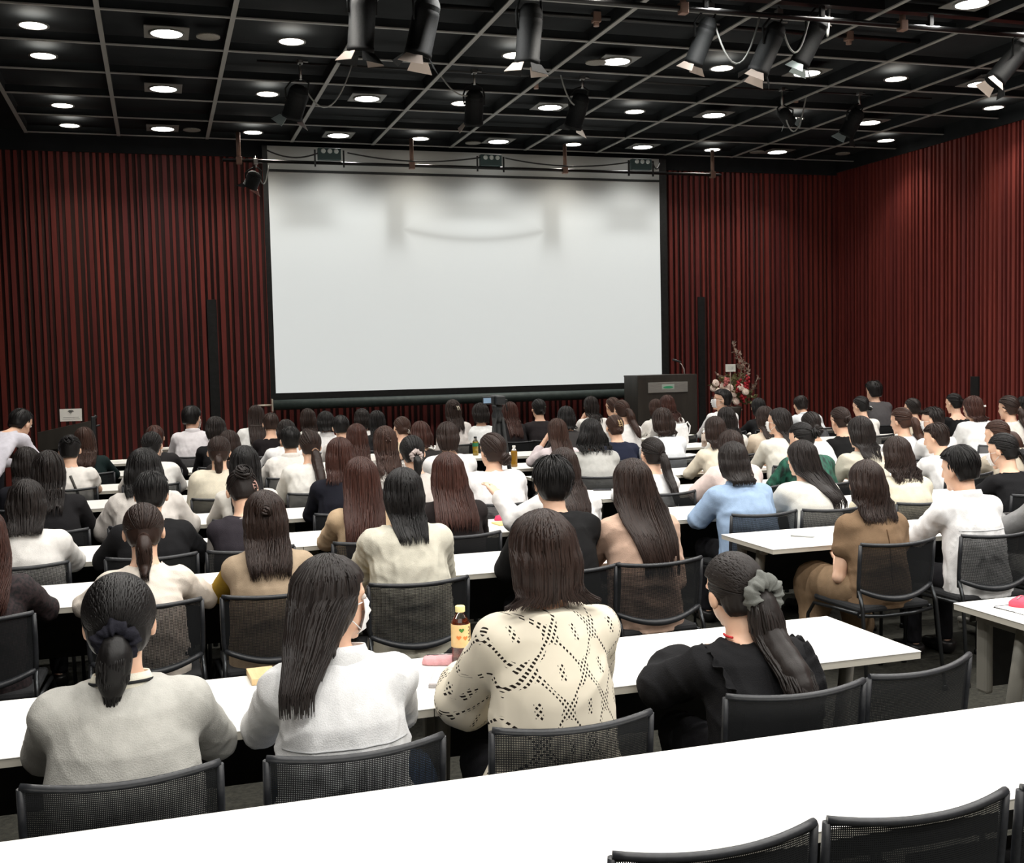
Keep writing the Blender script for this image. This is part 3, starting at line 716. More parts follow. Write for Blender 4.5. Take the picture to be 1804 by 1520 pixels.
class Pose:
    """joint positions of one person in its own frame: +y ahead, origin on the floor below the hips"""
    def __init__(p, lean=.14, side=0.0, hunch=.6, ts=1.0, yaw=0.0, pitch=.12, tilt=0.0, arms='DD', edge=.30, tall=None, stand=False, wide=1.0, hipz=.535, hs=1.0, elbow=None, twist=0.0):
        p.hip = np.array([0, 0, .92 if stand else hipz]); p.stand = stand; p.wide = wide; p.lean = lean; p.hs = hs; p.lz = .02; p.yaw = yaw
        Lt = .455*ts; p.Lt = Lt
        p.N = p.hip + np.array([sin(side)*Lt, sin(lean)*Lt+hunch*.035, cos(lean)*Lt])
        p.R = rotm(yaw, pitch, tilt)
        p.H = p.N + np.array([sin(side)*.1+tilt*.08, .028+.09*sin(pitch)+lean*.10, .152-.03*sin(max(0, pitch))])
        if lean > .35: a_ = (lean-.2)*.8; o_ = p.H-p.N; p.H = p.N + np.array([o_[0], o_[1]*cos(a_)+o_[2]*sin(a_), o_[2]*cos(a_)-o_[1]*sin(a_)])
        h = np.array([-.10, 0, .10, .2, .30, .40, .455])/.455
        p.z = p.hip[2] + h*(p.N[2]-p.hip[2])
        p.cy = h*(p.N[1]-p.hip[1]) - .022*np.sin(np.clip(h, 0, 1)*pi)*hunch - .012
        p.cx = h*(p.N[0])
        w = wide
        p.rx = np.array([.165, .166, .142, .134, .142, .112, .060])*w
        p.ry = np.array([.118, .118, .100, .098, .106, .085, .060])
        sh = p.N + np.array([0, -.012, -.075])
        p.arm = []
        for i, sgn in enumerate((-1, 1)):
            S = sh + np.array([sgn*.146*w, 0, .0]); k = arms[i]
            if k == 'D': E = np.array([sgn*.195*w, max(edge-.07, S[1]+.08), .745]); Wr = np.array([sgn*.07, E[1]+.2, .762])
            elif k == 'F': E = np.array([sgn*.215*w, max(edge-.09, S[1]+.06), .735]); Wr = np.array([sgn*.02, E[1]+.19, .765])
            elif k == 'L': E = np.array([sgn*.195*w, S[1]+.01, S[2]-.27]); Wr = np.array([sgn*.08, S[1]+.2, .66])
            elif k == 'U': E = np.array([sgn*.2, S[1]+.16, .79]); Wr = np.array([sgn*.085, S[1]+.17, 1.0])   # hand to the face
            elif k == 'R': E = np.array([sgn*.27, S[1]+.12, .80]); Wr = np.array([sgn*.36, S[1]+.24, .94])     # raised open hand
            elif k == 'H': E = S + np.array([sgn*.05, .0, -.27]); Wr = E + np.array([0, .1, -.23])            # hanging
            elif k == 'P': E = S + np.array([sgn*.04, .16, -.22]); Wr = E + np.array([-sgn*.02, .24, -.02])     # reaching ahead
            else: E, Wr = k
            E = np.array(E, float); d = E-S; ln = np.linalg.norm(d)
            if ln > .33: E = S + d/ln*.33
            if ln < .24: E = E + np.array([sgn*(.24-ln)*.6, 0, 0])
            d = Wr-E; ln = np.linalg.norm(d); Wr = E + d/ln*min(max(ln, .2), .25)
            p.arm.append((S, E, Wr))
        p.top = p.H[2] + .133
    def yb(p, z):
        """y of the dressed back surface at height z"""
        return np.interp(z, p.z, p.cy-p.ry)-.012
def head_l(p, q): return p.H + p.R @ (np.array(q, float)*p.hs)
def build_body(p, h):
    zmin = 0 if not p.stand else 0
    pts = np.array([p.H] + [q for a in p.arm for q in a])
    lo = np.minimum(pts.min(0)-.2, [-.24, -.2, zmin-.02]); hi = np.maximum(pts.max(0)+.22, [.24, .72 if not p.stand else .35, 0])
    hi[2] = max(hi[2], p.H[2]+.16)
    f = Field(lo, hi, h); hl = lambda q: head_l(p, q)
    E = lambda c, r: ell(hl(c), np.array(r)*p.hs, p.R)
    f.add(stack(p.z, p.cx, p.cy, p.rx*.93, p.ry*.9), 0)
    for S, El, Wr in p.arm:
        f.add(cone(p.N+np.array([0, -.01, -.055]), S, .045, .042), .05)
        f.add(cone(S, El, .044, .035), .03); f.add(cone(El, Wr, .034, .023), .015)
        d = (Wr-El)/np.linalg.norm(Wr-El); up = np.array([0, 0, 1.0]); sd = np.cross(d, up); sd /= np.linalg.norm(sd)+1e-9; nn = np.cross(sd, d)
        sg = -1 if S[0] < 0 else 1
        if abs(d[2]) < .6: d = d - np.array([0, 0, d[2]*.5]); d /= np.linalg.norm(d)
        rr = max(.0088, .75*h)
        for k in range(4):
            o = sd*(k-1.5)*.0185; b = Wr + d*.078 + o; q2 = (.9, 1.05, 1.0, .8)[k] if sg*sd[0] < 0 else (.8, 1.0, 1.05, .9)[k]
            f.add(cone(Wr+d*.01+o*.5, b, .0165, .0125), .008)
            c = b + d*.036*q2 - nn*.008; e = c + d*.026*q2 - nn*.018
            f.add(cone(b, c, rr, rr*.95), .003); f.add(cone(c, e, rr*.95, rr*.85), .003)
        th = Wr + d*.022 - sg*np.array([.028, 0, 0]); f.add(cone(Wr+d*.012, th, .015, .012), .008)
        f.add(cone(th, th+d*.035-sg*np.array([.016, 0, 0])-nn*.004, .011, .0088), .004)
    f.add(cone(p.N+np.array([0, -.008, -.06]), hl((0, -.022, -.07)), .060, .053), .03)
    f.add(E((0, -.012, .034), (.076, .093, .084)), .02)
    f.add(E((0, .026, -.045), (.058, .062, .068)), .03)
    f.add(cone(hl((0, .068, -.095)), hl((0, .075, -.1)), .018, .016), .02)
    f.add(cone(hl((0, .084, .012)), hl((0, .099, -.024)), .009, .013), .012)
    for s in (-1, 1):
        f.add(cone(hl((s*.012, .084, -.057)), hl((s*.002, .089, -.056)), .0075, .0085), .008)
        f.add(cone(hl((s*.018, .076, .03)), hl((s*.05, .062, .027)), .010, .008), .012)
        f.add(E((s*.083, -.006, -.012), (.012, .020, .032)), .006)
    for s in (-1, 1):
        a = .09; hp = p.hip
        if p.stand: K = np.array([s*.09, .03, .49]); A = np.array([s*.10, -.01, .09])
        else: K = np.array([s*.105, .42, .50]); A = np.array([s*.11, .40, .09])
        f.add(cone(hp+np.array([s*a, .02, -.02]), K, .078, .052), .03)
        f.add(cone(K, A, .05, .035), .02); f.add(cone(A+np.array([0, -.02, -.04]), A+np.array([0, .14, -.055]), .034, .028), .02)
    return f.mesh()
SLEEVE = {'long': 1.92, 'three': 1.55, 'half': 1.05, 'short': .42, 'none': .0}
def build_top(p, h, kind='shirt', sleeve='long', loose=.016, seed=1, amp=.006, puff=0.0, neck=.068, scoop=0.0, hem=.44, flare=0.0, bare=False):
    pts = np.array([q for a in p.arm for q in a]+[p.N])
    lo = np.minimum(pts.min(0)-.12, [-.3, -.25, hem-.03]); hi = np.maximum(pts.max(0)+.12, [.3, .2, p.N[2]+.05])
    if p.stand: hem = .86; lo[2] = min(lo[2], .82)
    f = Field(lo, hi, h)
    rx, ry = p.rx.copy()+loose, p.ry.copy()+loose
    rx[1:4] = np.maximum(rx[1:4], (.156+loose*.9)*p.wide); ry[1:4] = np.maximum(ry[1:4], .106+loose)
    rx[:2] += flare; ry[:2] += flare*.7
    zz = p.z.copy(); zz[0] = hem
    f.add(stack(zz, p.cx, p.cy, rx, ry), 0)
    st = SLEEVE[sleeve]
    for S, El, Wr in p.arm:
        f.add(cone(p.N+np.array([0, -.012, -.058]), S, .048+loose*.4, .046+loose*.7), .05)
        if st <= 0: continue
        a = min(1.0, st); f.add(cone(S, S+(El-S)*a, .046+loose*.75, (.040 if a == 1 else .05)+loose*.8+puff*.6), .03)
        if st > 1:
            b = st-1; f.add(cone(El, El+(Wr-El)*b, .039+loose*.7+puff, (.028+loose*.5) if b > .8 else (.036+loose*.8+puff)), .015)
            if puff: f.add(cone(El+(Wr-El)*b*.5, El+(Wr-El)*b*.6, .05+loose+puff, .05+loose+puff), .04)
    f.disp(folds(seed, amp))
    fe = folds(seed+5, 1.0, 55)
    for S, El, Wr in p.arm:
        if st > .9:
            r_ = f.sub(El-.13, El+.13)
            if r_:
                sl, X, Y, Z = r_; f.F[sl] += (amp*.9*np.exp(-((X-El[0])**2+(Y-El[1])**2+(Z-El[2])**2)/.006)*fe(X, Y, Z)).astype(np.float32)
    nk = cone(p.N+np.array([0, .01+scoop*.0, -.02-scoop]), p.H, neck+scoop*.6, neck+scoop*.6)
    f.cut(lambda X, Y, Z: -nk[0](X, Y, Z))
    f.cut(lambda X, Y, Z: (hem-Z) + 0*X + 0*Y)
    return f.mesh()
def build_collar(p, h, r=.074, ht=.046, tilt=.35):
    c = p.N + np.array([0, -.004, -.012]); n = 36; V, F = [], []
    for j, (rr, zz) in enumerate([(r+.006, -.02), (r+.004, ht*.5), (r-.002, ht), (r+.004, ht+.003), (r+.012, ht*.6), (r+.018, -.006), (r+.016, -.022)]):
        for k in range(n):
            a = -pi*.5 + (k/(n-1)-.5)*pi*1.72
            V.append(c + np.array([rr*cos(a), rr*sin(a)*1.02, zz - tilt*rr*(sin(a)+.4)*.5]))
    for j in range(6):
        for k in range(n-1): F.append((j*n+k, j*n+k+1, (j+1)*n+k+1, (j+1)*n+k))
    for k in range(n-1): F.append((6*n+k, 6*n+k+1, k+1, k))
    return np.array(V), np.array(F)
def build_trousers(p, h, skirt=False):
    f = Field((-.34, -.22, .0), (.34, .62, .72 if not p.stand else 1.02), h)
    hp = p.hip
    f.add(ell(hp+np.array([0, -.01, -.0]), (.178, .13, .10)), 0)
    for s in (-1, 1):
        if p.stand: K = np.array([s*.09, .03, .49]); A = np.array([s*.10, -.01, .10])
        else: K = np.array([s*.105, .42, .50]); A = np.array([s*.11, .40, .11])
        f.add(cone(hp+np.array([s*.09, .02, -.02]), K, .092, .07), .04)
        if skirt:
            f.add(cone(hp+np.array([s*.1, .1, -.03]), K+np.array([s*.02, .0, -.02]), .1, .085), .12); f.add(cone(K, A+np.array([s*.04, -.02, .12]), .08, .09), .1)
        else: f.add(cone(K, A, .064, .05), .02)
    f.disp(folds(7, .007))
    return f.mesh()

# ---- hair
def locks(P, Nn, w, th=.0014):
    """ribbons: P (N,S,3) paths, Nn outward normals, w (N,S) half widths"""
    T = np.gradient(P, axis=1); T /= np.linalg.norm(T, axis=2, keepdims=True)+1e-9
    Sd = np.cross(T, Nn); Sd /= np.linalg.norm(Sd, axis=2, keepdims=True)+1e-9
    n, s = P.shape[:2]; W = w[:, :, None]
    ring = np.stack([P+Sd*W, P+Nn*th*np.minimum(1, W/.004), P-Sd*W, P-Nn*th*.8], 2)   # n,s,4,3
    V = ring.reshape(-1, 3); i = np.arange(n)[:, None, None]*s*4 + np.arange(s-1)[None, :, None]*4
    k = np.arange(4)[None, None, :]; k2 = (k+1) % 4
    F = np.stack([i+k, i+4+k, i+4+k2, i+k2], -1).reshape(-1, 4)
    return V, F
class Hair:
    def __init__(q, p, h, seed, bulk=1.0, nl=120):
        q.p, q.h, q.b, q.nl = p, h, bulk, nl; q.r = np.random.RandomState(seed); q.V, q.F, q.n = [], [], 0
        q.C = np.array([0, -.016, .030]); q.rad = np.array([.087, .105, .097])*bulk
    def put(q, V, F): q.V.append(V); q.F.append(F+q.n); q.n += len(V)
    def out(q): return np.concatenate(q.V), np.concatenate(q.F)
    def loc(q, X, Y, Z):
        p = q.p; R = p.R; x, y, z = X-p.H[0], Y-p.H[1], Z-p.H[2]
        return ((R[0, 0]*x+R[1, 0]*y+R[2, 0]*z)/p.hs, (R[0, 1]*x+R[1, 1]*y+R[2, 1]*z)/p.hs, (R[0, 2]*x+R[1, 2]*y+R[2, 2]*z)/p.hs)
    def world(q, a): return q.p.H + (a*q.p.hs) @ q.p.R.T
    def surf(q, D, off=0.0):
        """point on cap in direction D (n,3) head frame"""
        D = D/np.linalg.norm(D, axis=-1, keepdims=True)
        t = 1/np.sqrt(((D/q.rad)**2).sum(-1, keepdims=True))
        return q.C + D*(t+off)
    def shell(q, lo_ext, hi_ext, extra=[], y0=.0, zn=-.085, groove=.0009, front=True, balding=False):
        p = q.p; c = p.H; lo = np.minimum(c-.15, lo_ext) if lo_ext is not None else c-.15; hi = c+.16
        if hi_ext is not None: hi = np.maximum(hi, hi_ext)
        f = Field(lo, hi, q.h)
        f.add(ell(head_l(p, q.C), q.rad*p.hs, p.R), 0)
        f.add(ell(head_l(p, (0, -.045, -.035)), np.array([.070, .062, .06])*q.b*p.hs, p.R), .03)
        z1 = np.array([-.25, -.03, .02, .055, .078, .13]); yy = np.array([y0-.03, y0, y0+.012, y0+.035, .085, .2])
        def cutf(X, Y, Z):
            x, y, z = q.loc(X, Y, Z)
            d = (y-np.interp(z, z1, yy))*.8
            return np.maximum(d, zn-z)
        f.cut(cutf)
        if balding:
            f.cut(lambda X, Y, Z: .045-np.sqrt((lambda a: a[0]**2+(a[1]+.02)**2+(a[2]-.125)**2*.5)(q.loc(X, Y, Z))))
        for pr, k in extra: f.add(pr, k)
        def gr(X, Y, Z):
            x, y, z = q.loc(X, Y, Z); a = np.arctan2(x, -(y+.01))
            return -groove*(np.sin(19*a+1.3*z*30)+.8*np.sin(37*a+2-z*20)+.6*np.sin(61*a+.5))
        f.disp(gr)
        V, F = f.mesh(); q.put(V, F); q.fld = f
    def push(q, P, NN, margin=.0012):
        f = q.fld
        for it in range(3):
            g = (P-f.lo)/f.h; i = np.floor(g).astype(int); ok = np.all((i >= 0) & (i < f.n-1), axis=-1); i = np.clip(i, 0, f.n-2); t = np.clip(g-i, 0, 1)
            d = 0
            for a in (0, 1):
                for b in (0, 1):
                    for c in (0, 1):
                        w = (t[..., 0] if a else 1-t[..., 0])*(t[..., 1] if b else 1-t[..., 1])*(t[..., 2] if c else 1-t[..., 2])
                        d = d + w*f.F[i[..., 0]+a, i[..., 1]+b, i[..., 2]+c]
            P = P + NN*np.where(ok, np.clip(margin-d, 0, .02), 0)[..., None]
        return P
    def hang(q, zb, wm=.088, wb=.08, tb=.05, wave=0.0, wf=30, jag=.03, y0=.012, sweep=(0, 0), curl_out=0.0, front=115, xoff=0.0, top_w=.088):
        """loose hair from the crown down to height zb"""
        p = q.p; r = q.r; H = p.H; hs = p.hs
        zt = H[2]+.055*hs; zs = np.linspace(zb, zt, 16); u = (zt-zs)/(zt-zb)
        loose = np.clip((H[2]-.10-zs)/.1, 0, 1)
        up_ = np.clip((zs-H[2]-.0)/.05, 0, 1); yb = np.minimum(H[1]-(.119*q.b-.05*up_)*hs+.02*loose, p.yb(np.minimum(zs, p.N[2]-.02))-.018-p.lz+.2*(zs > p.N[2])); k = np.ones(5)/5
        if getattr(p, 'col', False): yb = np.where(np.abs(zs-p.N[2]) < .075, np.minimum(yb, p.N[1]-.112), yb)
        yb = np.convolve(np.pad(yb, 2, mode='edge'), k, mode='valid')
        yf = np.where(zs > H[2]-.10, H[1]+y0+.0*u, 0); yf2 = yb + tb*(1.25-.5*u)
        yf = yf*(1-loose)+yf2*loose
        top = H[0]+(p.R @ np.array([0, -.03, 0]))[0]
        cx = top + sweep[0]*np.clip((u-.2)/.8, 0, 1)**1.3 + xoff; yb = yb + sweep[1]*u; cy = (yb+yf)/2; ry = np.maximum((yf-yb)/2, .012)
        rx = np.interp(u, [0, .45, .9, 1], [top_w*q.b*hs, wm, wb, wb*.9+curl_out]); rx = rx*(1-.42*up_); ry = ry*(1-.3*up_)
        st = stack(zs, cx, cy, rx, ry, 2.1)
        lo = np.array([(cx-rx).min(), (cy-ry).min(), zb])-.03; hi = np.array([(cx+rx).max(), (cy+ry).max(), zt])+.03
        def jagged(X, Y, Z):
            d = st[0](X, Y, Z); e = zb + jag*(.5+.5*np.sin(X*90+Y*40)+.35*np.sin(X*170+1)) - Z
            return np.maximum(d, e)
        q.shell(lo, hi, [((jagged, st[1], st[2]), .045)], y0=y0+.01, zn=-.12)
        n = q.nl; S = 14; ph = np.radians(r.uniform(-front, front, n)) - p.yaw*.8; s0 = r.uniform(0.02, .5, n)
        tt = np.linspace(0, 1, S)[None, :]; P = np.zeros((n, S, 3)); NN = np.zeros((n, S, 3))
        zend = zb + jag*r.uniform(-.7, 1.0, n)
        crown = .32
        arc_ = s0[:, None] + (1-s0[:, None])*np.clip(tt/crown, 0, 1)
        th = arc_*pi*.52
        D = np.stack([np.sin(th)*np.sin(ph)[:, None], -np.sin(th)*np.cos(ph)[:, None], np.cos(th)], -1)
        Dh = D @ p.R; capP = q.world(q.surf(Dh, .002)); capN = D
        zcap = capP[:, -1, 2]
        t2 = np.clip((tt-crown)/(1-crown), 0, 1)
        zz = zcap[:, None]*(1-t2) + zend[:, None]*t2
        I = lambda a: np.interp(zz, zs, a)
        hx = I(cx)+(I(rx)+.002)*np.sin(ph)[:, None]; hy = I(cy)-(I(ry)+.002)*np.cos(ph)[:, None]
        hang = np.stack([hx, hy, zz], -1); hn = np.stack([np.sin(ph)[:, None]*np.ones_like(zz), -np.cos(ph)[:, None]*np.ones_like(zz), 0*zz], -1)
        b = np.clip((tt-crown*.75)/(.35), 0, 1)[..., None]; b = b*b*(3-2*b)
        P = capP*(1-b)+hang*b; NN = capN*(1-b)+hn*b
        ww = wave*np.clip((tt-.35)/.4, 0, 1); phs = r.uniform(0, 6.28, n)[:, None]
        P[:, :, 0] += ww*np.sin(wf*zz+phs); P[:, :, 1] -= ww*.6*np.cos(wf*zz+phs)
        P = q.push(P, NN) + NN*r.uniform(0, .0022, n)[:, None, None]
        w = r.uniform(.0035, .0075, n)[:, None]*np.interp(np.linspace(0, 1, S), [0, .15, .7, 1], [.4, 1, .85, .12])[None, :]
        q.put(*locks(P, NN, w))
    def swept(q, T, n=None, lo_ang=.5):
        """hair pulled back over the skull to tie direction T (head frame)"""
        p = q.p; r = q.r; n = n or q.nl; S = 9; T = np.array(T, float); T /= np.linalg.norm(T)
        a = r.uniform(0, 2*pi, n); base = np.stack([np.cos(a), np.full(n, .35), np.sin(a)], -1); base[:, 1] += r.uniform(-.3, .35, n)
        base = base[:, [0, 1, 2]]; base /= np.linalg.norm(base, axis=1, keepdims=True)
        keep = ~((base[:, 1] > .2) & (base[:, 2] < .45)) & (base[:, 2] > -.62); base = base[keep]; n = len(base)
        om = np.arccos(np.clip(base @ T, -1, 1))[:, None, None]; t = np.linspace(0, .96, S)[None, :, None]
        D = (np.sin((1-t)*om)*base[:, None, :] + np.sin(t*om)*T)/np.sin(om)
        P = q.world(q.surf(D, .0025)); NN = D @ p.R.T
        w = r.uniform(.004, .009, n)[:, None]*np.linspace(1, .45, S)[None, :]*np.ones((n, 1))
        q.put(*locks(P, NN, w))
    def tail(q, T, ln, rad=.026, sweep=0.0, wave=.004, end=.4, back=.045, n=None):
        n = n or max(40, q.nl//3)
        p = q.p; r = q.r; t0 = q.world(np.array([T]))[0]
        S = 12; u = np.linspace(0, 1, S); z = t0[2]+.005-ln*u**1.08; x = t0[0]+sweep*u
        y = np.minimum(t0[1]-back*np.sin(np.minimum(1, u*3.2)*pi*.5), p.yb(np.minimum(z, p.N[2]-.02))-rad+.006-p.lz+.3*(z > p.N[2]-.01))
        k = np.ones(3)/3; y[1:-1] = np.convolve(y, k, mode='valid')
        C = np.stack([x, y, z], -1); R = np.interp(u, [0, .08, .3, .75, 1], [.014, rad*.8, rad, rad*.85, rad*end])
        ex = [(cone(C[i], C[i+1], R[i], R[i+1]), .012) for i in range(S-1)]
        lo, hi = C.min(0)-.05, C.max(0)+.05
        a = r.uniform(0, 2*pi, n)
        O = np.stack([np.cos(a), np.sin(a), 0*a], -1)
        P = C[None]+O[:, None, :]*(R[None, :, None]*r.uniform(.97, 1.09, n)[:, None, None]+.001); P[:, :, 0] += wave*np.sin(u*14+r.uniform(0, 6, n)[:, None])*u; P[:, -1, 2] -= r.uniform(-.01, .035, n)
        w = np.full((n, S), .0055)*np.interp(u, [0, .1, .8, 1], [.5, 1, .8, .1])[None, :]
        return lo, hi, ex, (P, np.repeat(O[:, None, :], S, 1), w)
    def bun(q, B, rad=.042, n=36, messy=.004):
        p = q.p; r = q.r; c = q.world(np.array([B]))[0]; ax = (p.R @ (np.array(B)-q.C)); ax /= np.linalg.norm(ax)
        u = np.cross(ax, [0, 0, 1.0]); u /= np.linalg.norm(u); v = np.cross(ax, u)
        S = 10; P = np.zeros((n, S, 3)); NN = np.zeros((n, S, 3))
        for i in range(n):
            a0 = r.uniform(0, 6.28); la = r.uniform(-.6, 1.3); sp = np.linspace(0, r.uniform(1.6, 2.8), S)
            la2 = la+.35*np.sin(sp)
            d = np.cos(la2)[:, None]*(np.cos(a0+sp)[:, None]*u+np.sin(a0+sp)[:, None]*v)+np.sin(la2)[:, None]*ax
            P[i] = c+d*(rad+r.uniform(-.001, messy)); NN[i] = d
        w = r.uniform(.004, .008, n)[:, None]*np.interp(np.linspace(0, 1, S), [0, .2, .8, 1], [.2, 1, 1, .2])[None, :]
        return c, [(ell(c, (rad, rad, rad*.95)), .015)], (P, NN, w)
    def short(q, zn=-.075, y0=-.026, ln=.05, n=None, balding=False, messy=.004):
        p = q.p; r = q.r; n = n or q.nl
        q.shell(None, None, [], y0=y0, zn=zn, balding=balding)
        S = 7; ph = np.radians(r.uniform(-180, 180, n)); a0 = r.uniform(.0 if not balding else .5, .95, n); fr = np.abs(np.degrees(ph)) > 100
        a1 = np.minimum(a0+r.uniform(.25, .55, n), np.where(fr, .62, 1.34)); a0 = np.minimum(a0, a1-.15)
        tt = np.linspace(0, 1, S)[None, :]; th = (a0[:, None]+(a1-a0)[:, None]*tt)*pi*.52
        D = np.stack([np.sin(th)*np.sin(ph)[:, None], -np.sin(th)*np.cos(ph)[:, None], np.cos(th)], -1)
        A = q.surf(D, .001); A += D*(messy*tt*r.uniform(.3, 1.6, n)[:, None])[..., None]
        low = np.clip((-.01-A[..., 2])/.06, 0, 1); A[..., 0] *= 1-.16*low; A[..., 1] += .022*low*(A[..., 1] < 0)
        NN = D @ p.R.T; P = q.push(q.world(A), NN, .001)
        w = r.uniform(.0035, .0075, n)[:, None]*np.interp(np.linspace(0, 1, S), [0, .3, 1], [.3, 1, .1])[None, :]
        q.put(*locks(P, NN, w))
def hair_mat(key):
    cols = {'k': (18, 16, 16), 'kb': (29, 23, 21), 'db': (42, 29, 24), 'b': (58, 38, 30), 'rb': (60, 34, 27), 'ab': (92, 66, 52)}
    nm = 'hair_'+key
    if nm in MATS: return MATS[nm]
    c = srgb(*cols[key]); m = mat(nm, c, .48, spec=.3)
    g = N(m, 'ShaderNodeNewGeometry'); rp = N(m, 'ShaderNodeValToRGB')
    rp.color_ramp.elements[0].color = (*[x*.7 for x in c], 1); rp.color_ramp.elements[1].color = (*[x*1.35 for x in c], 1)
    L(m, g.outputs['Random Per Island'], rp.inputs['Fac']); L(m, rp.outputs[0], bsdf(m).inputs['Base Color'])
    tc = N(m, 'ShaderNodeTexCoord'); mp = N(m, 'ShaderNodeMapping'); mp.inputs['Scale'].default_value = (190, 190, 7)
    L(m, tc.outputs['Object'], mp.inputs[0]); nz = N(m, 'ShaderNodeTexNoise'); nz.inputs['Scale'].default_value = 1; nz.inputs['Detail'].default_value = 2
    L(m, mp.outputs[0], nz.inputs['Vector']); bp = N(m, 'ShaderNodeBump'); bp.inputs['Strength'].default_value = .22; bp.inputs['Distance'].default_value = .003
    L(m, nz.outputs['Fac'], bp.inputs['Height']); L(m, bp.outputs[0], bsdf(m).inputs['Normal'])
    return m
def skin_mat():
    m = noise_mat('skin', srgb(228, 184, 156), srgb(238, 198, 172), scale=12, rough=.5, spec=.35)
    bsdf(m).inputs['Subsurface Weight'].default_value = .08; bsdf(m).inputs['Subsurface Radius'].default_value = (.01, .005, .003)
    return m
M_SKIN = skin_mat()
def build_mask(p):
    """pleated face mask standing off the lower face, with ear loops"""
    V, F = [], []; n, m_ = 15, 9
    for j in range(m_):
        z = .008-.098*j/(m_-1)
        for i in range(n):
            a = (i/(n-1)-.5)*2; ang = a*1.08
            bulge = 1-.35*a*a; hw = .068-.012*abs(j/(m_-1)-.45)
            y = .03+ (.082-.012*abs(j-3.2)/3.2)*cos(ang)*1.0 - .012*(j == m_-1) + .006*(j % 2)*(abs(a) < .8)
            if abs(a) < .14 and j < 4: y += .008
            V.append(head_l(p, (hw*sin(ang)*1.06, y, z)))
    for j in range(m_-1):
        for i in range(n-1): F.append((j*n+i, j*n+i+1, (j+1)*n+i+1, (j+1)*n+i))
    return np.array(V), np.array(F)
# ------------------------------------------------------------------ the audience
HB = {1: .0075, 2: .0095, 3: .011, 4: .012, 5: .013, 6: .014, 7: .015, 8: .015}
HH = {1: .0062, 2: .0075, 3: .0085, 4: .009, 5: .010, 6: .011, 7: .012, 8: .012}
NLK = {1: 750, 2: 460, 3: 320, 4: 220, 5: 170, 6: 130, 7: 100, 8: 100}
M_MASK = noise_mat('mask_white', srgb(236, 238, 240), srgb(246, 246, 246), scale=60, rough=.8, bump=.1, bscale=600)
M_EYE = mat('eye_white', srgb(235, 232, 228), .3); M_IRIS = mat('iris_dark', srgb(30, 20, 16), .2); M_LIP = mat('lip', srgb(176, 98, 92), .5)
TROUS = {}
SHOES = {}
PEOPLE = {}
def tie_mesh(name, P, at, r, rt, m, parent, axis, seed=0, lump=.25):
    """gathered fabric ring"""
    rr = random.Random(seed); ax = Vector(axis).normalized(); u = ax.orthogonal().normalized(); v = ax.cross(u); V, F = [], []; n, k = 72, 14; f1, f2, f3 = rr.random()*6, rr.random()*6, rr.random()*6
    for i in range(n):
        a = 2*pi*i/n; q = rt*(1+lump*(.45*sin(5*a+f1)+.5*sin(11*a+f2)+.35*sin(18*a+f3))); c = Vector(at)+(u*cos(a)+v*sin(a))*(r+rt*.25*sin(5*a+1))
        for j in range(k):
            b = 2*pi*j/k; o = (u*cos(a)+v*sin(a))*cos(b)+ax*sin(b)
            V.append(c+o*q*(1+.13*sin(3*b+4*a+f1)+.10*sin(5*b-7*a+f2)+.06*sin(2*b+13*a)))
    for i in range(n):
        for j in range(k): F.append((i*k+j, ((i+1) % n)*k+j, ((i+1) % n)*k+(j+1) % k, i*k+(j+1) % k))
    return link(name, np_mesh(name, V, np.array(F)), m, parent)
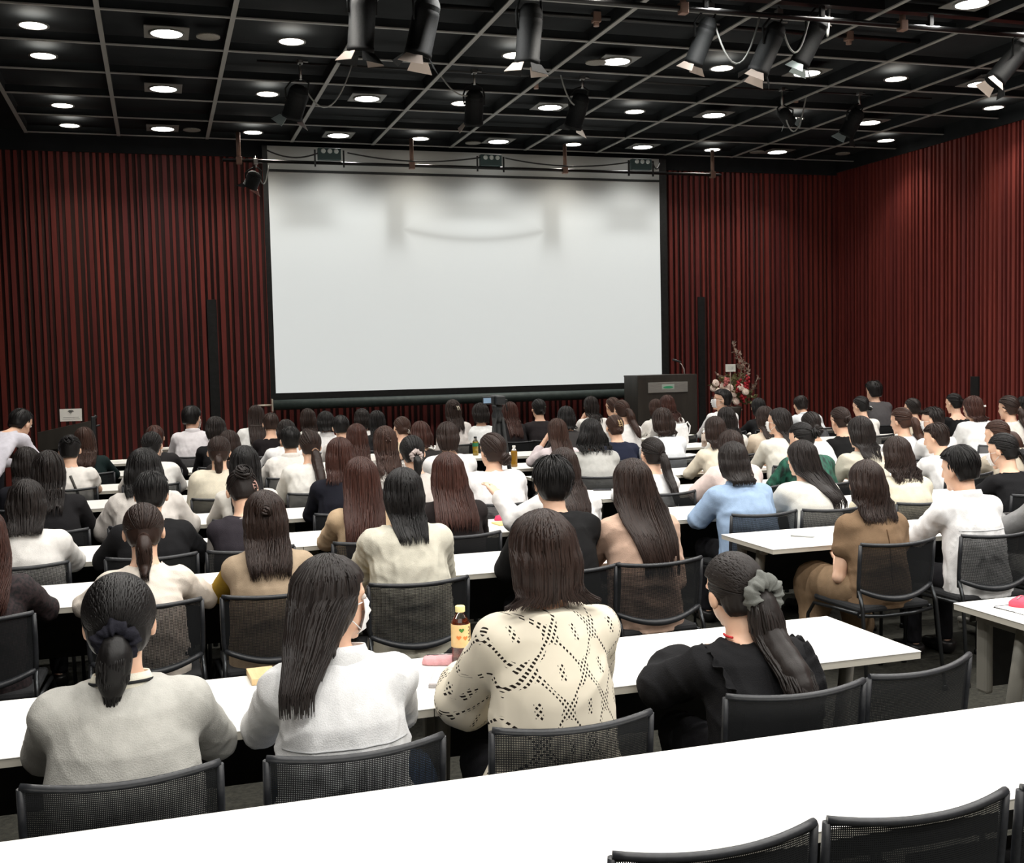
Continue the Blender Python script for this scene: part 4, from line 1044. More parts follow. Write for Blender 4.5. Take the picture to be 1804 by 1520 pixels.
def person(pid, u, v, row, hair, hc, top, colr, sleeve, key, label, dy=0.0, pose=None, hs=1.0, bulk=1.0, loose=None, neck=None, scoop=0.0, under=None, legs=('trousers', (34, 34, 38)), ties=(), mask=False, face=False, collar=False,
           hk=None, amp=None, puff=0.0, flare=0.0, topmat=None, seat=True, skip_top=False, T=None, near=None, hem=None, zfix=None, clabel=None, rz=0.0):
    rid = zlib.crc32(pid.encode()) % 9973; rr = random.Random(rid)
    near = NEAR[row] if near is None else near
    hy = near - .30 + dy
    po = dict(lean=rr.uniform(.12, .24), side=rr.uniform(-.03, .03), hunch=rr.uniform(.5, 1.0), yaw=rr.uniform(-.15, .15), pitch=rr.uniform(.05, .25), tilt=rr.uniform(-.05, .05), arms=rr.choice(['DD', 'FD', 'DF', 'FF', 'LL', 'DL']), edge=near-hy, wide=rr.uniform(.94, 1.02))
    po.update(pose or {}); po['hs'] = hs; po['wide'] = 1.0+(po['wide']-1)*.6
    ts = 1.0
    for it in range(12):
        p = Pose(ts=ts, **po); Hx = p.H[0]*cos(rz)-p.H[1]*sin(rz); Hy = p.H[0]*sin(rz)+p.H[1]*cos(rz); t = on_y(u, v, hy+Hy); dz = (zfix or t[2]) - p.top
        ts = min(1.2, max(.84, ts + dz/.455/cos(po['lean'])*.8))
    if abs(dz) > .012 and not po.get('stand'):
        po['hipz'] = po.get('hipz', .535) + max(-.05, min(.07, dz)); p = Pose(ts=ts, **po); t = on_y(u, v, hy+p.H[1]); dz = t[2]-p.top
    if abs(dz) > .03: print('PERSON', pid, 'height off', round(dz, 3), 'ts', round(ts, 2))
    x = t[0] - Hx
    rw = min(8, max(1, row)); h, hh = HB[rw], HH[rw]
    V, F = build_body(p, h)
    body = link('person', np_mesh('body', V, F), M_SKIN); body.location = (x, hy, 0); body.rotation_euler = (0, 0, rz)
    tag(body, label, 'person')
    if row >= 1: body['group'] = 'seated audience' if not p.stand else 'standing people'
    # legs
    lk = (legs[0], tuple(legs[1]), p.stand)
    if lk not in TROUS:
        V, F = build_trousers(Pose(stand=p.stand), .016, legs[0] == 'skirt'); TROUS[lk] = np_mesh(legs[0], V, F)
        TROUS[lk].materials.append(cloth(legs[1]))
    link(legs[0], TROUS[lk], None, body)
    if row <= 3 or p.stand:
        for s in (-1, 1):
            if (s, p.stand) not in SHOES:
                A = np.array([s*.10, -.01, .09]) if p.stand else np.array([s*.11, .40, .09])
                fs = Field((A[0]-.08, A[1]-.1, -.01), (A[0]+.08, A[1]+.24, .13), .008)
                fs.add(cone(A+np.array([0, -.03, -.045]), A+np.array([0, .15, -.058]), .044, .037)); fs.add(cone(A+np.array([0, -.025, -.03]), A+np.array([0, .02, -.035]), .046, .04), .03)
                fs.cut(lambda X, Y, Z: (.002-Z)+0*X+0*Y); fs.cut(lambda X, Y, Z: (Z-.085-.15*(Y-A[1]))+0*X)
                V, F = fs.mesh(); SHOES[(s, p.stand)] = np_mesh('shoe', V, F); SHOES[(s, p.stand)].materials.append(noise_mat('shoe_black', srgb(26, 25, 25), srgb(34, 33, 33), scale=30, rough=.4))
            link('shoe', SHOES[(s, p.stand)], None, body)
    # top
    lz = loose if loose is not None else {'sweater': .02, 'shirt': .018, 'blouse': .02, 'jacket': .024, 'vest': .022, 'tee_shirt': .016, 'dress': .016, 'cardigan': .022, 'cape_top': .024}[top]
    am = amp if amp is not None else {'sweater': .005, 'jacket': .006, 'vest': .004, 'tee_shirt': .007}.get(top, .009)
    tm = topmat or cloth(colr)
    if not skip_top:
        V, F = build_top(p, h, top, sleeve, lz, rid % 97, am, puff, neck or .068, scoop, hem or .44, flare)
        tp = link(top, np_mesh(top, V, F), tm, body)
        if collar:
            V, F = build_collar(p, h); link('collar', np_mesh('collar', V, F), tm, tp)
    if under:
        V, F = build_top(p, h, 'shirt', under[2], under[3] if len(under) > 3 else .012, rid % 97+1, .005, 0, .06)
        link(under[0], np_mesh(under[0], V, F), cloth(under[1]), body)
    # hair
    p.lz = lz; p.col = collar
    hm = hair_mat(hc); st, _, ln = hair.partition(':'); ln = float(ln) if ln else .2
    q = Hair(p, hh, rid, bulk, NLK[rw]); kw = dict(hk or {})
    Tt = T
    if st in ('long', 'bob', 'wavy', 'half'):
        base = {'long': dict(wm=.088, wb=.075, jag=.04), 'bob': dict(wm=.094, wb=.084, tb=.085, jag=.015), 'wavy': dict(wm=.098, wb=.095, wave=.011, wf=42, jag=.05, tb=.06), 'half': dict(wm=.095, wb=.09, wave=.008, wf=35, jag=.05, tb=.06)}[st]
        base.update(kw); q.hang(p.H[2]-ln, **base)
        if st == 'half':
            q.swept((0, -.9, .25), n=q.nl//2); c, ex, lk2 = q.bun((0, -.118, .02), .024, 24, .006)
            f = Field(c-.05, c+.05, hh); [f.add(*e) for e in ex]; q.put(*f.mesh()); q.put(*locks(*lk2))
    elif st in ('low', 'pony'):
        Tt = T or ((0, -.112, -.055) if st == 'low' else (0, -.122, .02))
        lo, hi, ex, lk2 = q.tail(Tt, ln, **kw)
        q.shell(lo, hi, ex, y0=-.03, zn=-.075, groove=.0008); q.swept(np.array(Tt)-q.C); q.put(*locks(*lk2))
    elif st in ('bun', 'upbun'):
        Tt = T or ((0, -.118, -.045) if st == 'bun' else (0, -.105, .065))
        c, ex, lk2 = q.bun(Tt, ln if ln < .1 else .04, 60 if rw < 4 else 36, .006 if st == 'bun' else .014)
        q.shell(c-.07, c+.07, ex, y0=-.03, zn=-.075, groove=.0008); q.swept(np.array(Tt)-q.C); q.put(*locks(*lk2))
    elif st == 'bald': q.short(balding=True, zn=-.07, messy=.002)
    else: q.short(messy=kw.get('messy', .005), zn=kw.get('zn', -.075), y0=kw.get('y0', -.026))
    V, F = q.out(); ho = link('hair', np_mesh('hair', V, F), hm, body)
    for tdef in ties:
        kind, at, col = tdef[0], tdef[1], tdef[2]; sz = tdef[3] if len(tdef) > 3 else 1.0
        wp = head_l(p, at); axd = p.R @ np.array((tdef[4] if len(tdef) > 4 else (0, -1, -.2)))
        cm = cloth(col)
        if kind == 'scrunchie': tie_mesh('hair_scrunchie', None, wp, .03*sz, .017*sz, cm, body, axd, rid)
        elif kind == 'band': tie_mesh('hair_band', None, wp, .02*sz, .006*sz, cm, body, axd, rid, .05)
        elif kind == 'clip':
            m = MB(); m.box((-.032*sz, -.007, -.009*sz), (.032*sz, .007, .009*sz), .004, rot=Matrix([list(r_) for r_ in p.R]), at=wp); m.build('hair_clip', mat('clip_%d_%d_%d' % tuple(col), srgb(*col), .3), body)
        elif kind == 'claw':
            m = MB(); Rm = Matrix([list(r_) for r_ in p.R])
            for s in (-1, 1): m.tube([Vector(wp)+Rm @ Vector((s*.014*sz+.004*k, -.004-.01*sin(k*pi/4), (.035-.0175*k)*sz)) for k in range(5)], .0045*sz, 6)
            for k in (-.022, 0, .022): m.tube([Vector(wp)+Rm @ Vector((-.014*sz, -.008, k*sz)), Vector(wp)+Rm @ Vector((.018*sz, -.008, k*sz))], .004*sz, 6)
            m.build('hair_clip', mat('clip_%d_%d_%d' % tuple(col), srgb(*col), .3), body)
        elif kind == 'headband':
            m = MB(); pts = []
            for t in np.linspace(-2.0, 2.0, 24): pts.append(head_l(p, (0+.094*sin(t), -.02-.108*cos(t)*.95, at[2])))
            m.tube(pts, [.007*sz]*24, 6); m.build('headband', cm, body)
    if mask:
        V, F = build_mask(p); mo = link('face_mask', np_mesh('face_mask', V, F), M_MASK, body)
        so = mo.modifiers.new('thick', 'SOLIDIFY'); so.thickness = .002
        m = MB()
        for s in (-1, 1):
            for z in (.0, -.075): m.tube([head_l(p, (s*.058, .058, z)), head_l(p, (s*.078, .02, z*.6-.005)), head_l(p, (s*.088, -.015, -.012+.25*z))], .0018, 5)
        m.build('ear_loop', M_MASK, mo)
    if face:
        for s in (-1, 1):
            c = head_l(p, (s*.03, .075, .012)); m = MB(); m.lathe([(.002, -.011), (.009, -.007), (.0125, 0), (.009, .007), (.002, .011)], 14, at=c); e = m.build('eye', M_EYE, body)
            c2 = head_l(p, (s*.03+.001*s, .0845, .012)); m = MB(); m.lathe([(.001, -.005), (.0045, -.003), (.0055, 0), (.0045, .003), (.001, .005)], 12, at=c2); m.build('iris', M_IRIS, e)
            m = MB(); m.tube([head_l(p, (s*.016, .092, .034)), head_l(p, (s*.034, .088, .040)), head_l(p, (s*.052, .074, .034))], [.002, .003, .0015], 6); m.build('eyebrow', hm, body)
        if not mask:
            m = MB(); m.tube([head_l(p, (s_*.022, .088-.35*abs(s_)**2*.03, -.056)) for s_ in (-1, -.5, 0, .5, 1)], [.002, .005, .006, .005, .002], 6); m.build('lips', M_LIP, body)
    if seat:
        chair(x, near-.255+min(0, dy), clabel or ('black mesh chair under ' + key), rz=rr.uniform(-.04, .04))
    PEOPLE[pid] = (body, p)
    return body, p
def lace_mat():
    m = mat('lace_cream', srgb(232, 222, 200), .85, spec=.1); b = bsdf(m)
    tc = N(m, 'ShaderNodeTexCoord'); sp = N(m, 'ShaderNodeSeparateXYZ'); L(m, tc.outputs['Object'], sp.inputs[0])
    def M_(op, a, b2=None):
        n = N(m, 'ShaderNodeMath', operation=op)
        for i, q in enumerate((a, b2)):
            if q is None: continue
            if isinstance(q, (int, float)): n.inputs[i].default_value = q
            else: L(m, q, n.inputs[i])
        return n.outputs[0]
    x = M_('MULTIPLY', M_('ADD', sp.outputs['X'], M_('MULTIPLY', sp.outputs['Y'], .6)), 2*pi/.150); z = M_('MULTIPLY', sp.outputs['Z'], 2*pi/.205)
    s = M_('ADD', M_('COSINE', x), M_('COSINE', z))                       # ogee net where s is near 0
    scal = M_('MULTIPLY', M_('COSINE', M_('MULTIPLY', M_('ADD', x, z), 2.0)), .12)
    net = M_('ABSOLUTE', M_('ADD', s, scal))
    holes = M_('GREATER_THAN', M_('SINE', M_('MULTIPLY', M_('SUBTRACT', x, z), 11.0)), -.15)
    holes2 = M_('GREATER_THAN', M_('SINE', M_('MULTIPLY', M_('ADD', x, z), 11.0)), -.15)
    dots = M_('MULTIPLY', holes, holes2)
    line = M_('MULTIPLY', M_('LESS_THAN', net, .30), dots)
    a2 = M_('ABSOLUTE', s)                                                 # 2 at centres
    ring = M_('MULTIPLY', M_('LESS_THAN', M_('ABSOLUTE', M_('SUBTRACT', M_('SUBTRACT', a2, M_('MULTIPLY', M_('POWER', M_('SINE', M_('MULTIPLY', x, .5)), 2.0), -.9)), 1.88)), .05), dots)
    cosd = M_('MULTIPLY', M_('COSINE', M_('MULTIPLY', x, 1.0)), M_('COSINE', M_('MULTIPLY', z, 1.0)))
    tight = M_('MULTIPLY', M_('MULTIPLY', M_('GREATER_THAN', a2, 1.74), M_('LESS_THAN', M_('ABSOLUTE', M_('SINE', x)), .36)), dots)
    tot = M_('MINIMUM', M_('ADD', line, tight), 1.0)
    mx = N(m, 'ShaderNodeMix', data_type='RGBA'); mx.inputs[6].default_value = (*srgb(222, 214, 196), 1); mx.inputs[7].default_value = (*srgb(34, 28, 24), 1)
    L(m, tot, mx.inputs['Factor']); L(m, mx.outputs[2], b.inputs['Base Color'])
    return m
M_LACE = lace_mat()
M_GREEN = noise_mat('green_leaf_print', srgb(8, 30, 25), srgb(34, 100, 80), scale=16, rough=.6, stretch=(3, 1, 1), detail=6)
M_STRIPE = noise_mat('striped_cloth', srgb(90, 84, 80), srgb(232, 228, 222), scale=9, rough=.8, stretch=(14, 14, .5))
M_BLACKLACE = noise_mat('black_lace', srgb(16, 15, 18), srgb(52, 38, 40), scale=70, rough=.8)
WH, OW, CRM, BLK = (236, 236, 236), (226, 222, 214), (230, 222, 200), (27, 27, 29)
GRY = (168, 168, 162)
P = person
# nearest occupied row
P('A1', 207, 1010, 1, 'low:.135', 'k', 'sweater', (188, 187, 181), 'long', 'the woman in the light grey sweater', 'woman in light grey sweater with black ponytail in dark scrunchie, nearest row',
  pose=dict(lean=.10, hunch=.9, yaw=.05, pitch=.12, tilt=.0, side=0, arms='DF', wide=1.16), dy=-.02, loose=.03, collar=False, hk=dict(rad=.040, end=.35, sweep=-.015), T=(0, -.110, -.04), bulk=1.06,
  ties=[('scrunchie', (0, -.122, -.042), (30, 30, 38), 1.25)], under=('shirt_collar', (225, 220, 205), 'none'), amp=.004)
P('A2', 585, 975, 1, 'long:.20', 'kb', 'blouse', (228, 229, 230), 'long', 'the masked woman turned right', 'woman in white blouse turning right with white face mask and long dark hair',
  pose=dict(lean=.10, hunch=.7, yaw=1.15, pitch=.1, tilt=.02, side=0, arms='DD', wide=1.06), dy=-.03, loose=.026, amp=.011, mask=True, face=True, flare=.03, bulk=1.05, hk=dict(sweep=(-.085, -.02), wm=.085, wb=.055, jag=.09, xoff=-.015, front=100, y0=-.01), collar=True, legs=('trousers', (40, 58, 84)))
P('A3', 950, 897, 1, 'long:.125', 'db', 'blouse', (232, 222, 200), 'three', 'the woman in cream lace', 'woman in cream lace blouse with black openwork, shoulder length hair flipping out',
  pose=dict(lean=.06, hunch=.4, yaw=-.12, pitch=.06, tilt=.0, side=0, arms='DD', wide=1.08), dy=-.04, loose=.028, topmat=M_LACE, puff=.028, flare=.05, bulk=1.06, hk=dict(wm=.097, wb=.100, tb=.10, curl_out=.055, jag=.02), hem=.40, amp=.006)
P('A4', 1290, 970, 1, 'low:.36', 'kb', 'blouse', BLK, 'long', 'the woman in the black ruffled blouse', 'woman in black ruffled blouse with long ponytail in grey satin scrunchie',
  pose=dict(lean=.2, hunch=.7, yaw=-.12, pitch=.2, tilt=-.08, side=-.04, arms='FD', wide=1.04), dy=.0, puff=.015, hk=dict(rad=.052, end=.6, sweep=.035, wave=.012, back=.03, n=420), T=(.02, -.112, -.015),
  ties=[('scrunchie', (.025, -.128, -.02), (112, 114, 110), 1.5)], loose=.03)
# second row
P('B0', -32, 893, 2, 'long:.28', 'rb', 'blouse', BLK, 'long', 'the red haired woman at left edge', 'woman with reddish long hair and black lace top, cut by left edge', topmat=M_BLACKLACE, hk=dict(wm=.11, wb=.1, wave=.012, jag=.05))
P('B1', 251, 885, 2, 'low:.15', 'db', 'blouse', (232, 222, 210), 'long', 'the woman in the cream crepe blouse', 'woman in cream crepe blouse, head down, brown ponytail at the nape', pose=dict(lean=.26, hunch=1.0, pitch=.3, arms='FF', side=0, yaw=0), hk=dict(rad=.032), T=(0, -.11, -.05), ties=[('band', (0, -.115, -.05), (60, 44, 38))])
P('B2', 465, 862, 2, 'half:.22', 'db', 'vest', (178, 158, 134), 'none', 'the woman in the beige knit vest', 'woman in beige knit vest over mustard sleeves with half tied wavy hair', pose=dict(lean=.14, hunch=.7, yaw=.05, arms='DL', side=0), under=('long_sleeves', (164, 134, 46), 'long', .016), loose=.034)
P('B3', 708, 822, 2, 'bob:.19', 'k', 'shirt', (216, 212, 196), 'half', 'the woman in the wide ecru shirt', 'woman in wide ecru shirt with straight black shoulder length hair, second row', pose=dict(lean=.12, hunch=.8, wide=1.1, arms='DD', side=0, yaw=.05, tilt=.05), loose=.036, hk=dict(wm=.088, wb=.075, tb=.07, jag=.04, sweep=(.01, 0)))
P('B4', 970, 805, 2, 'short', 'k', 'jacket', (29, 29, 30), 'long', 'the person in the black jacket', 'person in black jacket with thick short black hair behind the lace blouse', pose=dict(lean=.12, hunch=.6, wide=1.12, arms='DD', side=0, yaw=-.1), bulk=1.12, hk=dict(messy=.012, zn=-.095, y0=.0), loose=.034)
P('B5', 1112, 808, 2, 'long:.37', 'db', 'blouse', (212, 180, 160), 'half', 'the woman in the dusty pink blouse', 'woman in dusty pink blouse with very long dark hair over her back', pose=dict(lean=.10, hunch=.6, arms='DL', side=0, yaw=0, wide=1.05), loose=.03, bulk=1.06, hk=dict(wm=.13, wb=.10, jag=.10, sweep=(.05, 0)), legs=('skirt', (60, 56, 54)))
P('B6', 1523, 808, 2, 'wavy:.18', 'db', 'dress', (134, 110, 86), 'short', 'the woman in the brown dress', 'woman in short sleeved brown dress with wavy shoulder length hair', pose=dict(lean=.10, hunch=.5, arms='LL', side=.0, yaw=.0, wide=1.0), legs=('skirt', (134, 112, 88)), loose=.022, hk=dict(wm=.1, wb=.1))
P('B7', 1688, 785, 2, 'short', 'k', 'shirt', WH, 'long', 'the short haired person in white shirt', 'person in crisp white shirt with short black hair and one ear showing', pose=dict(lean=.14, hunch=.6, arms='DD', yaw=-.35, side=0, wide=1.04), bulk=1.08, hk=dict(zn=-.07), collar=True, loose=.03)
P('B8', 1848, 790, 2, 'bob:.15', 'kb', 'cardigan', (140, 140, 140), 'long', 'the grey cardigan at the right edge', 'person in grey cardigan, head outside the right edge of the photo', pose=dict(lean=.12, arms='DD', side=0), legs=('trousers', (150, 150, 146)), loose=.034)
# third row
P('C0', 45, 842, 3, 'bob:.15', 'kb', 'shirt', (232, 230, 226), 'long', 'the woman in the white collared shirt', 'woman in white collared shirt with dark bobbed hair, far left third row', pose=dict(lean=.12, hunch=.7, arms='DD', side=.02, yaw=0, wide=1.08), collar=True, loose=.034)
P('C1', 265, 830, 3, 'short', 'k', 'tee_shirt', BLK, 'long', 'the short haired person in black', 'person in plain black top with short dark hair above the cream blouse', pose=dict(lean=.2, hunch=1.0, arms='FF', side=0, pitch=.3, wide=1.1), loose=.034, bulk=1.06, hk=dict(zn=-.08))
P('C2', 425, 825, 3, 'upbun:.042', 'kb', 'vest', (50, 46, 52), 'none', 'the woman in the dark vest', 'woman in dark vest over grey sleeves, messy pinned up hair, head bowed', pose=dict(lean=.24, hunch=1.0, arms='LL', pitch=.5, yaw=-.1, side=-.02), loose=.036, under=('long_sleeves', (165, 160, 155), 'three', .016), ties=[('claw', (.05, -.085, .0), (190, 150, 140), .8)])
P('C3', 633, 805, 3, 'long:.42', 'rb', 'blouse', (206, 180, 148), 'half', 'the woman with long auburn hair', 'woman with very long auburn hair and sand coloured blouse, third row', pose=dict(lean=.12, hunch=.6, arms='DL', side=-.02), hk=dict(wm=.115, wb=.10, jag=.06, wave=.006, sweep=(-.03, 0)), bulk=1.08)
P('C4', 788, 797, 3, 'long:.29', 'rb', 'jacket', (40, 35, 35), 'long', 'the brown haired woman in dark jacket', 'woman in dark brown jacket with long straight chestnut hair, third row', pose=dict(lean=.14, hunch=.6, arms='DD', side=0, wide=1.06), hk=dict(wm=.115, wb=.13, jag=.05), bulk=1.06)
P('D7', 990, 787, 3, 'long:.26', 'db', 'blouse', (240, 238, 236), 'long', 'the woman raising a hand', 'woman in flowing white blouse raising one hand, brown hair, behind black jacket', pose=dict(lean=.2, hunch=.7, arms=('R', 'D'), side=.02, tilt=.05), loose=.045, hk=dict(wm=.1, wb=.09))
P('C5', 1290, 778, 3, 'bob:.13', 'kb', 'shirt', (158, 182, 212), 'long', 'the person in the light blue shirt', 'person in light blue shirt leaning left with dark bobbed hair', pose=dict(lean=.2, hunch=.8, arms='FL', side=-.05, yaw=.3, wide=1.1, pitch=.2), loose=.04, collar=True, bulk=1.06, amp=.011)
P('C6', 1410, 773, 3, 'long:.27', 'kb', 'jacket', (222, 220, 212), 'long', 'the woman in the white jacket', 'woman in white jacket, long straight hair sweeping to the right', pose=dict(lean=.2, hunch=.7, arms='DD', side=-.06, yaw=-.3, tilt=-.1, wide=1.06), hk=dict(wm=.10, wb=.055, sweep=(.13, 0), jag=.09), loose=.036)
P('C7', 1578, 767, 3, 'wavy:.16', 'db', 'blouse', (228, 220, 198), 'long', 'the woman with curled hair ends', 'woman in plain cream top with shoulder length hair curled at the ends', pose=dict(lean=.14, hunch=.8, arms='FF', side=0, wide=1.06), loose=.034, hk=dict(wm=.1, wb=.1, wave=.016, wf=60))
P('C8', 1765, 762, 3, 'low:.2', 'k', 'tee_shirt', BLK, 'half', 'the woman with the cream hair clasp', 'woman in black top with cream clasp on her side ponytail, mask, right', pose=dict(lean=.22, hunch=.9, arms='FF', yaw=-.5, pitch=.3, side=-.02), T=(.03, -.112, -.02), ties=[('clip', (.045, -.125, -.02), (226, 216, 196), 1.1)], mask=True, scoop=.03, hk=dict(sweep=.06))
# fourth row
P('D0', 84, 793, 4, 'long:.25', 'kb', 'cardigan', (30, 29, 31), 'long', 'the woman in the black cardigan', 'woman in black cardigan leaning on the desk with long dark hair, left', pose=dict(lean=.24, hunch=.9, arms='DD', side=-.04, wide=1.1), bulk=1.05, hk=dict(wm=.1, wb=.09))
P('D2', 253, 793, 4, 'bob:.16', 'k', 'blouse', (220, 214, 208), 'long', 'the woman in the sheer pale blouse', 'woman in sheer pale blouse with big sleeves and full black bob', pose=dict(lean=.2, hunch=.9, arms='FF', side=0, wide=1.12), bulk=1.22, hk=dict(wm=.125, wb=.12, tb=.11), loose=.05, amp=.012, puff=.02)
P('D3', 430, 785, 4, 'long:.3', 'k', 'blouse', OW, 'long', 'the woman with glossy black hair', 'woman with glossy long black hair behind the pinned up hair, pale top', pose=dict(lean=.14, side=.02, arms='DD'), hk=dict(wm=.1, wb=.1, wave=.006), bulk=1.06)
P('D4', 597, 769, 4, 'bob:.17', 'rb', 'blouse', (28, 29, 38), 'long', 'the brown haired woman in navy', 'woman in navy top with reddish brown shoulder length hair, fourth row', pose=dict(lean=.14, side=.0, arms='DD', wide=1.06), hk=dict(wm=.1, wb=.11, tb=.09, jag=.03, curl_out=.02))
P('G7', 725, 766, 4, 'low:.13', 'k', 'blouse', (206, 200, 194), 'long', 'the woman with silver scrunchie', 'woman with silver scrunchie on a short black ponytail, grey white top', pose=dict(lean=.2, pitch=.3, arms='DD', side=0), ties=[('scrunchie', (0, -.118, -.045), (186, 172, 168), 1.0)])
P('D6', 865, 762, 4, 'bun:.045', 'db', 'blouse', (240, 238, 238), 'half', 'the woman with low brown bun', 'woman in loose white blouse with low brown bun, neck bare', pose=dict(lean=.16, hunch=.8, arms='DD', side=0, yaw=-.35, wide=1.1), loose=.05, scoop=.02, T=(.04, -.105, -.06), bulk=1.06)
P('D8', 1147, 770, 4, 'pony:.36', 'kb', 'tee_shirt', WH, 'half', 'the woman with sleek long ponytail', 'woman in white top with sleek dark ponytail hanging long, behind long hair', pose=dict(lean=.16, hunch=.7, arms='DD', side=.04, yaw=-.15), hk=dict(rad=.034, sweep=.04), T=(.02, -.118, .0), ties=[('band', (.02, -.125, .0), (40, 34, 34))])
P('D9', 1285, 757, 4, 'long:.2', 'db', 'blouse', (230, 212, 206), 'long', 'the woman in the pale pink smock', 'woman in pale pink smock with brown hair behind the blue shirt', pose=dict(lean=.22, hunch=.8, arms='FD', side=0, yaw=.1), loose=.05, hk=dict(wm=.1, wb=.09), bulk=1.06)
P('D10', 1410, 743, 4, 'upbun:.036', 'k', 'blouse', (20, 70, 56), 'half', 'the woman in the green patterned blouse', 'woman in dark green leaf patterned blouse, silver hairpin, bowing left', pose=dict(lean=.24, hunch=.9, arms='DD', yaw=-.5, pitch=.35, side=0, wide=1.1), topmat=M_GREEN, loose=.045, ties=[('clip', (.06, -.075, .05), (220, 214, 200), .7)], T=(.03, -.115, .0))
P('D11', 1513, 733, 4, 'bob:.19', 'kb', 'jacket', (216, 210, 194), 'long', 'the woman in the ivory jacket', 'woman in rumpled ivory jacket with dark hair past the shoulders', pose=dict(lean=.18, arms='FF', side=0, wide=1.08), hk=dict(wm=.1, wb=.085, jag=.06), amp=.012, bulk=1.06)
P('D12', 1648, 744, 4, 'short', 'db', 'blouse', WH, 'long', 'the cropped hair person in white', 'person with cropped brown hair and white blouse, looking down left', pose=dict(lean=.26, hunch=.9, arms='DD', yaw=-.55, pitch=.3, side=-.02), hk=dict(zn=-.085), loose=.036)
P('D13', 1755, 739, 4, 'pony:.28', 'b', 'blouse', (196, 186, 168), 'long', 'the woman with side swept brown ponytail', 'woman in taupe top with thick brown ponytail swept right, pale hairpin', pose=dict(lean=.2, arms='DD', yaw=-.4, pitch=.25, side=0), hk=dict(rad=.045, sweep=.08), T=(.05, -.1, -.01), ties=[('clip', (.055, -.09, .0), (235, 228, 220), .6)])
# fifth row
P('D1', 46, 786, 5, 'bob:.15', 'kb', 'tee_shirt', (30, 30, 36), 'long', 'the dark figure below the standing man', 'dark haired person in dark top below the standing man', pose=dict(side=0))
P('E2', 385, 767, 5, 'low:.13', 'db', 'cape_top', (228, 220, 200), 'half', 'the woman in the cream cape top', 'woman in cream cape sleeved top with short low ponytail, fifth row', pose=dict(lean=.14, hunch=.6, arms='LL', side=0, wide=1.08), loose=.05, flare=.02, hk=dict(rad=.03), amp=.006)
P('F8', 545, 757, 5, 'low:.3', 'db', 'blouse', (232, 230, 224), 'long', 'the woman with tapering brown ponytail', 'woman in white blouse with tapering brown ponytail tied below her nape', pose=dict(lean=.2, hunch=.9, arms='DD', side=.0, wide=1.1, tilt=.05), T=(.02, -.11, -.06), hk=dict(rad=.04, end=.3, sweep=.02), ties=[('band', (.02, -.118, -.06), (150, 120, 100))], loose=.045)
P('G4', 676, 749, 5, 'half:.26', 'b', 'blouse', (200, 196, 190), 'long', 'the woman in the striped blouse', 'woman in grey striped blouse with half tied brown hair and clip', topmat=M_STRIPE, pose=dict(side=0), ties=[('clip', (0, -.125, .01), (200, 180, 170), .7)])
P('G8', 787, 742, 5, 'bob:.11', 'db', 'tee_shirt', (238, 237, 236), 'half', 'the woman with the keyhole top', 'woman in white top with black keyhole button and smooth dark bob', pose=dict(lean=.12, hunch=.5, arms='DD', side=0, wide=1.1), hk=dict(wm=.085, wb=.07, tb=.12), loose=.03)
P('H9', 1040, 737, 5, 'wavy:.15', 'k', 'sweater', (186, 186, 182), 'long', 'the woman in the grey jumper', 'woman in pale grey jumper with wide wavy black hair, fifth row', pose=dict(lean=.14, hunch=.8, arms='DD', side=0, wide=1.12), hk=dict(wm=.13, wb=.14, tb=.09, wave=.014), bulk=1.06, loose=.034)
P('I7', 1258, 732, 5, 'bob:.16', 'db', 'blouse', (234, 224, 204), 'long', 'the woman in the buttermilk cardigan', 'woman in buttermilk knit with dark brown bob and thin strap', pose=dict(lean=.2, arms='FF', side=0, yaw=.1), hk=dict(wm=.1, wb=.09))
P('J3', 1370, 717, 5, 'long:.22', 'kb', 'jacket', (228, 226, 216), 'long', 'the masked woman in off white blazer', 'woman in off white blazer, mask in profile facing left, dark ponytail', pose=dict(lean=.14, hunch=.6, arms='DF', yaw=-.7, side=0, wide=1.06), mask=True, hk=dict(wm=.07, wb=.05, sweep=(.05, 0), y0=-.02))
P('J5', 1428, 724, 5, 'bun:.042', 'kb', 'blouse', (240, 240, 240), 'long', 'the woman with the round low knot', 'woman in white with dark hair rolled into a round low knot', pose=dict(lean=.22, hunch=.8, arms='DD', pitch=.25, side=-.02), T=(.01, -.118, -.07))
P('J6', 1479, 716, 5, 'upbun:.03', 'db', 'tee_shirt', (24, 24, 25), 'half', 'the woman with the metal hair tie', 'woman in black with swept up brown hair tied by pale metal band', pose=dict(lean=.16, arms='DD', side=0, yaw=-.1), ties=[('clip', (.03, -.1, -.055), (205, 196, 180), 1.3)], T=(.0, -.11, -.01))
P('K2', 1586, 717, 5, 'pony:.3', 'b', 'shirt', (238, 240, 244), 'long', 'the woman with glossy brown ponytail', 'woman in white shirt with glossy brown ponytail and one ear showing', pose=dict(lean=.14, arms='DD', yaw=-.4, side=-.02), T=(.03, -.115, .0), hk=dict(rad=.042, sweep=.05))
P('K3', 1641, 716, 5, 'short', 'kb', 'shirt', WH, 'long', 'the masked person with tousled hair', 'person with tousled short dark hair wearing a mask, facing left', near=9.0, pose=dict(yaw=-.8, arms='DD', side=0), mask=True, hk=dict(messy=.012))
P('K5', 1712, 697, 6, 'bob:.14', 'rb', 'blouse', WH, 'long', 'the woman with white barrette', 'woman in white with reddish brown hair and a long white barrette', pose=dict(yaw=-.3, arms='DD', side=-.02, wide=1.1), ties=[('clip', (.04, -.118, .0), (242, 240, 236), 1.1)], loose=.045, bulk=1.05, near=10.1)
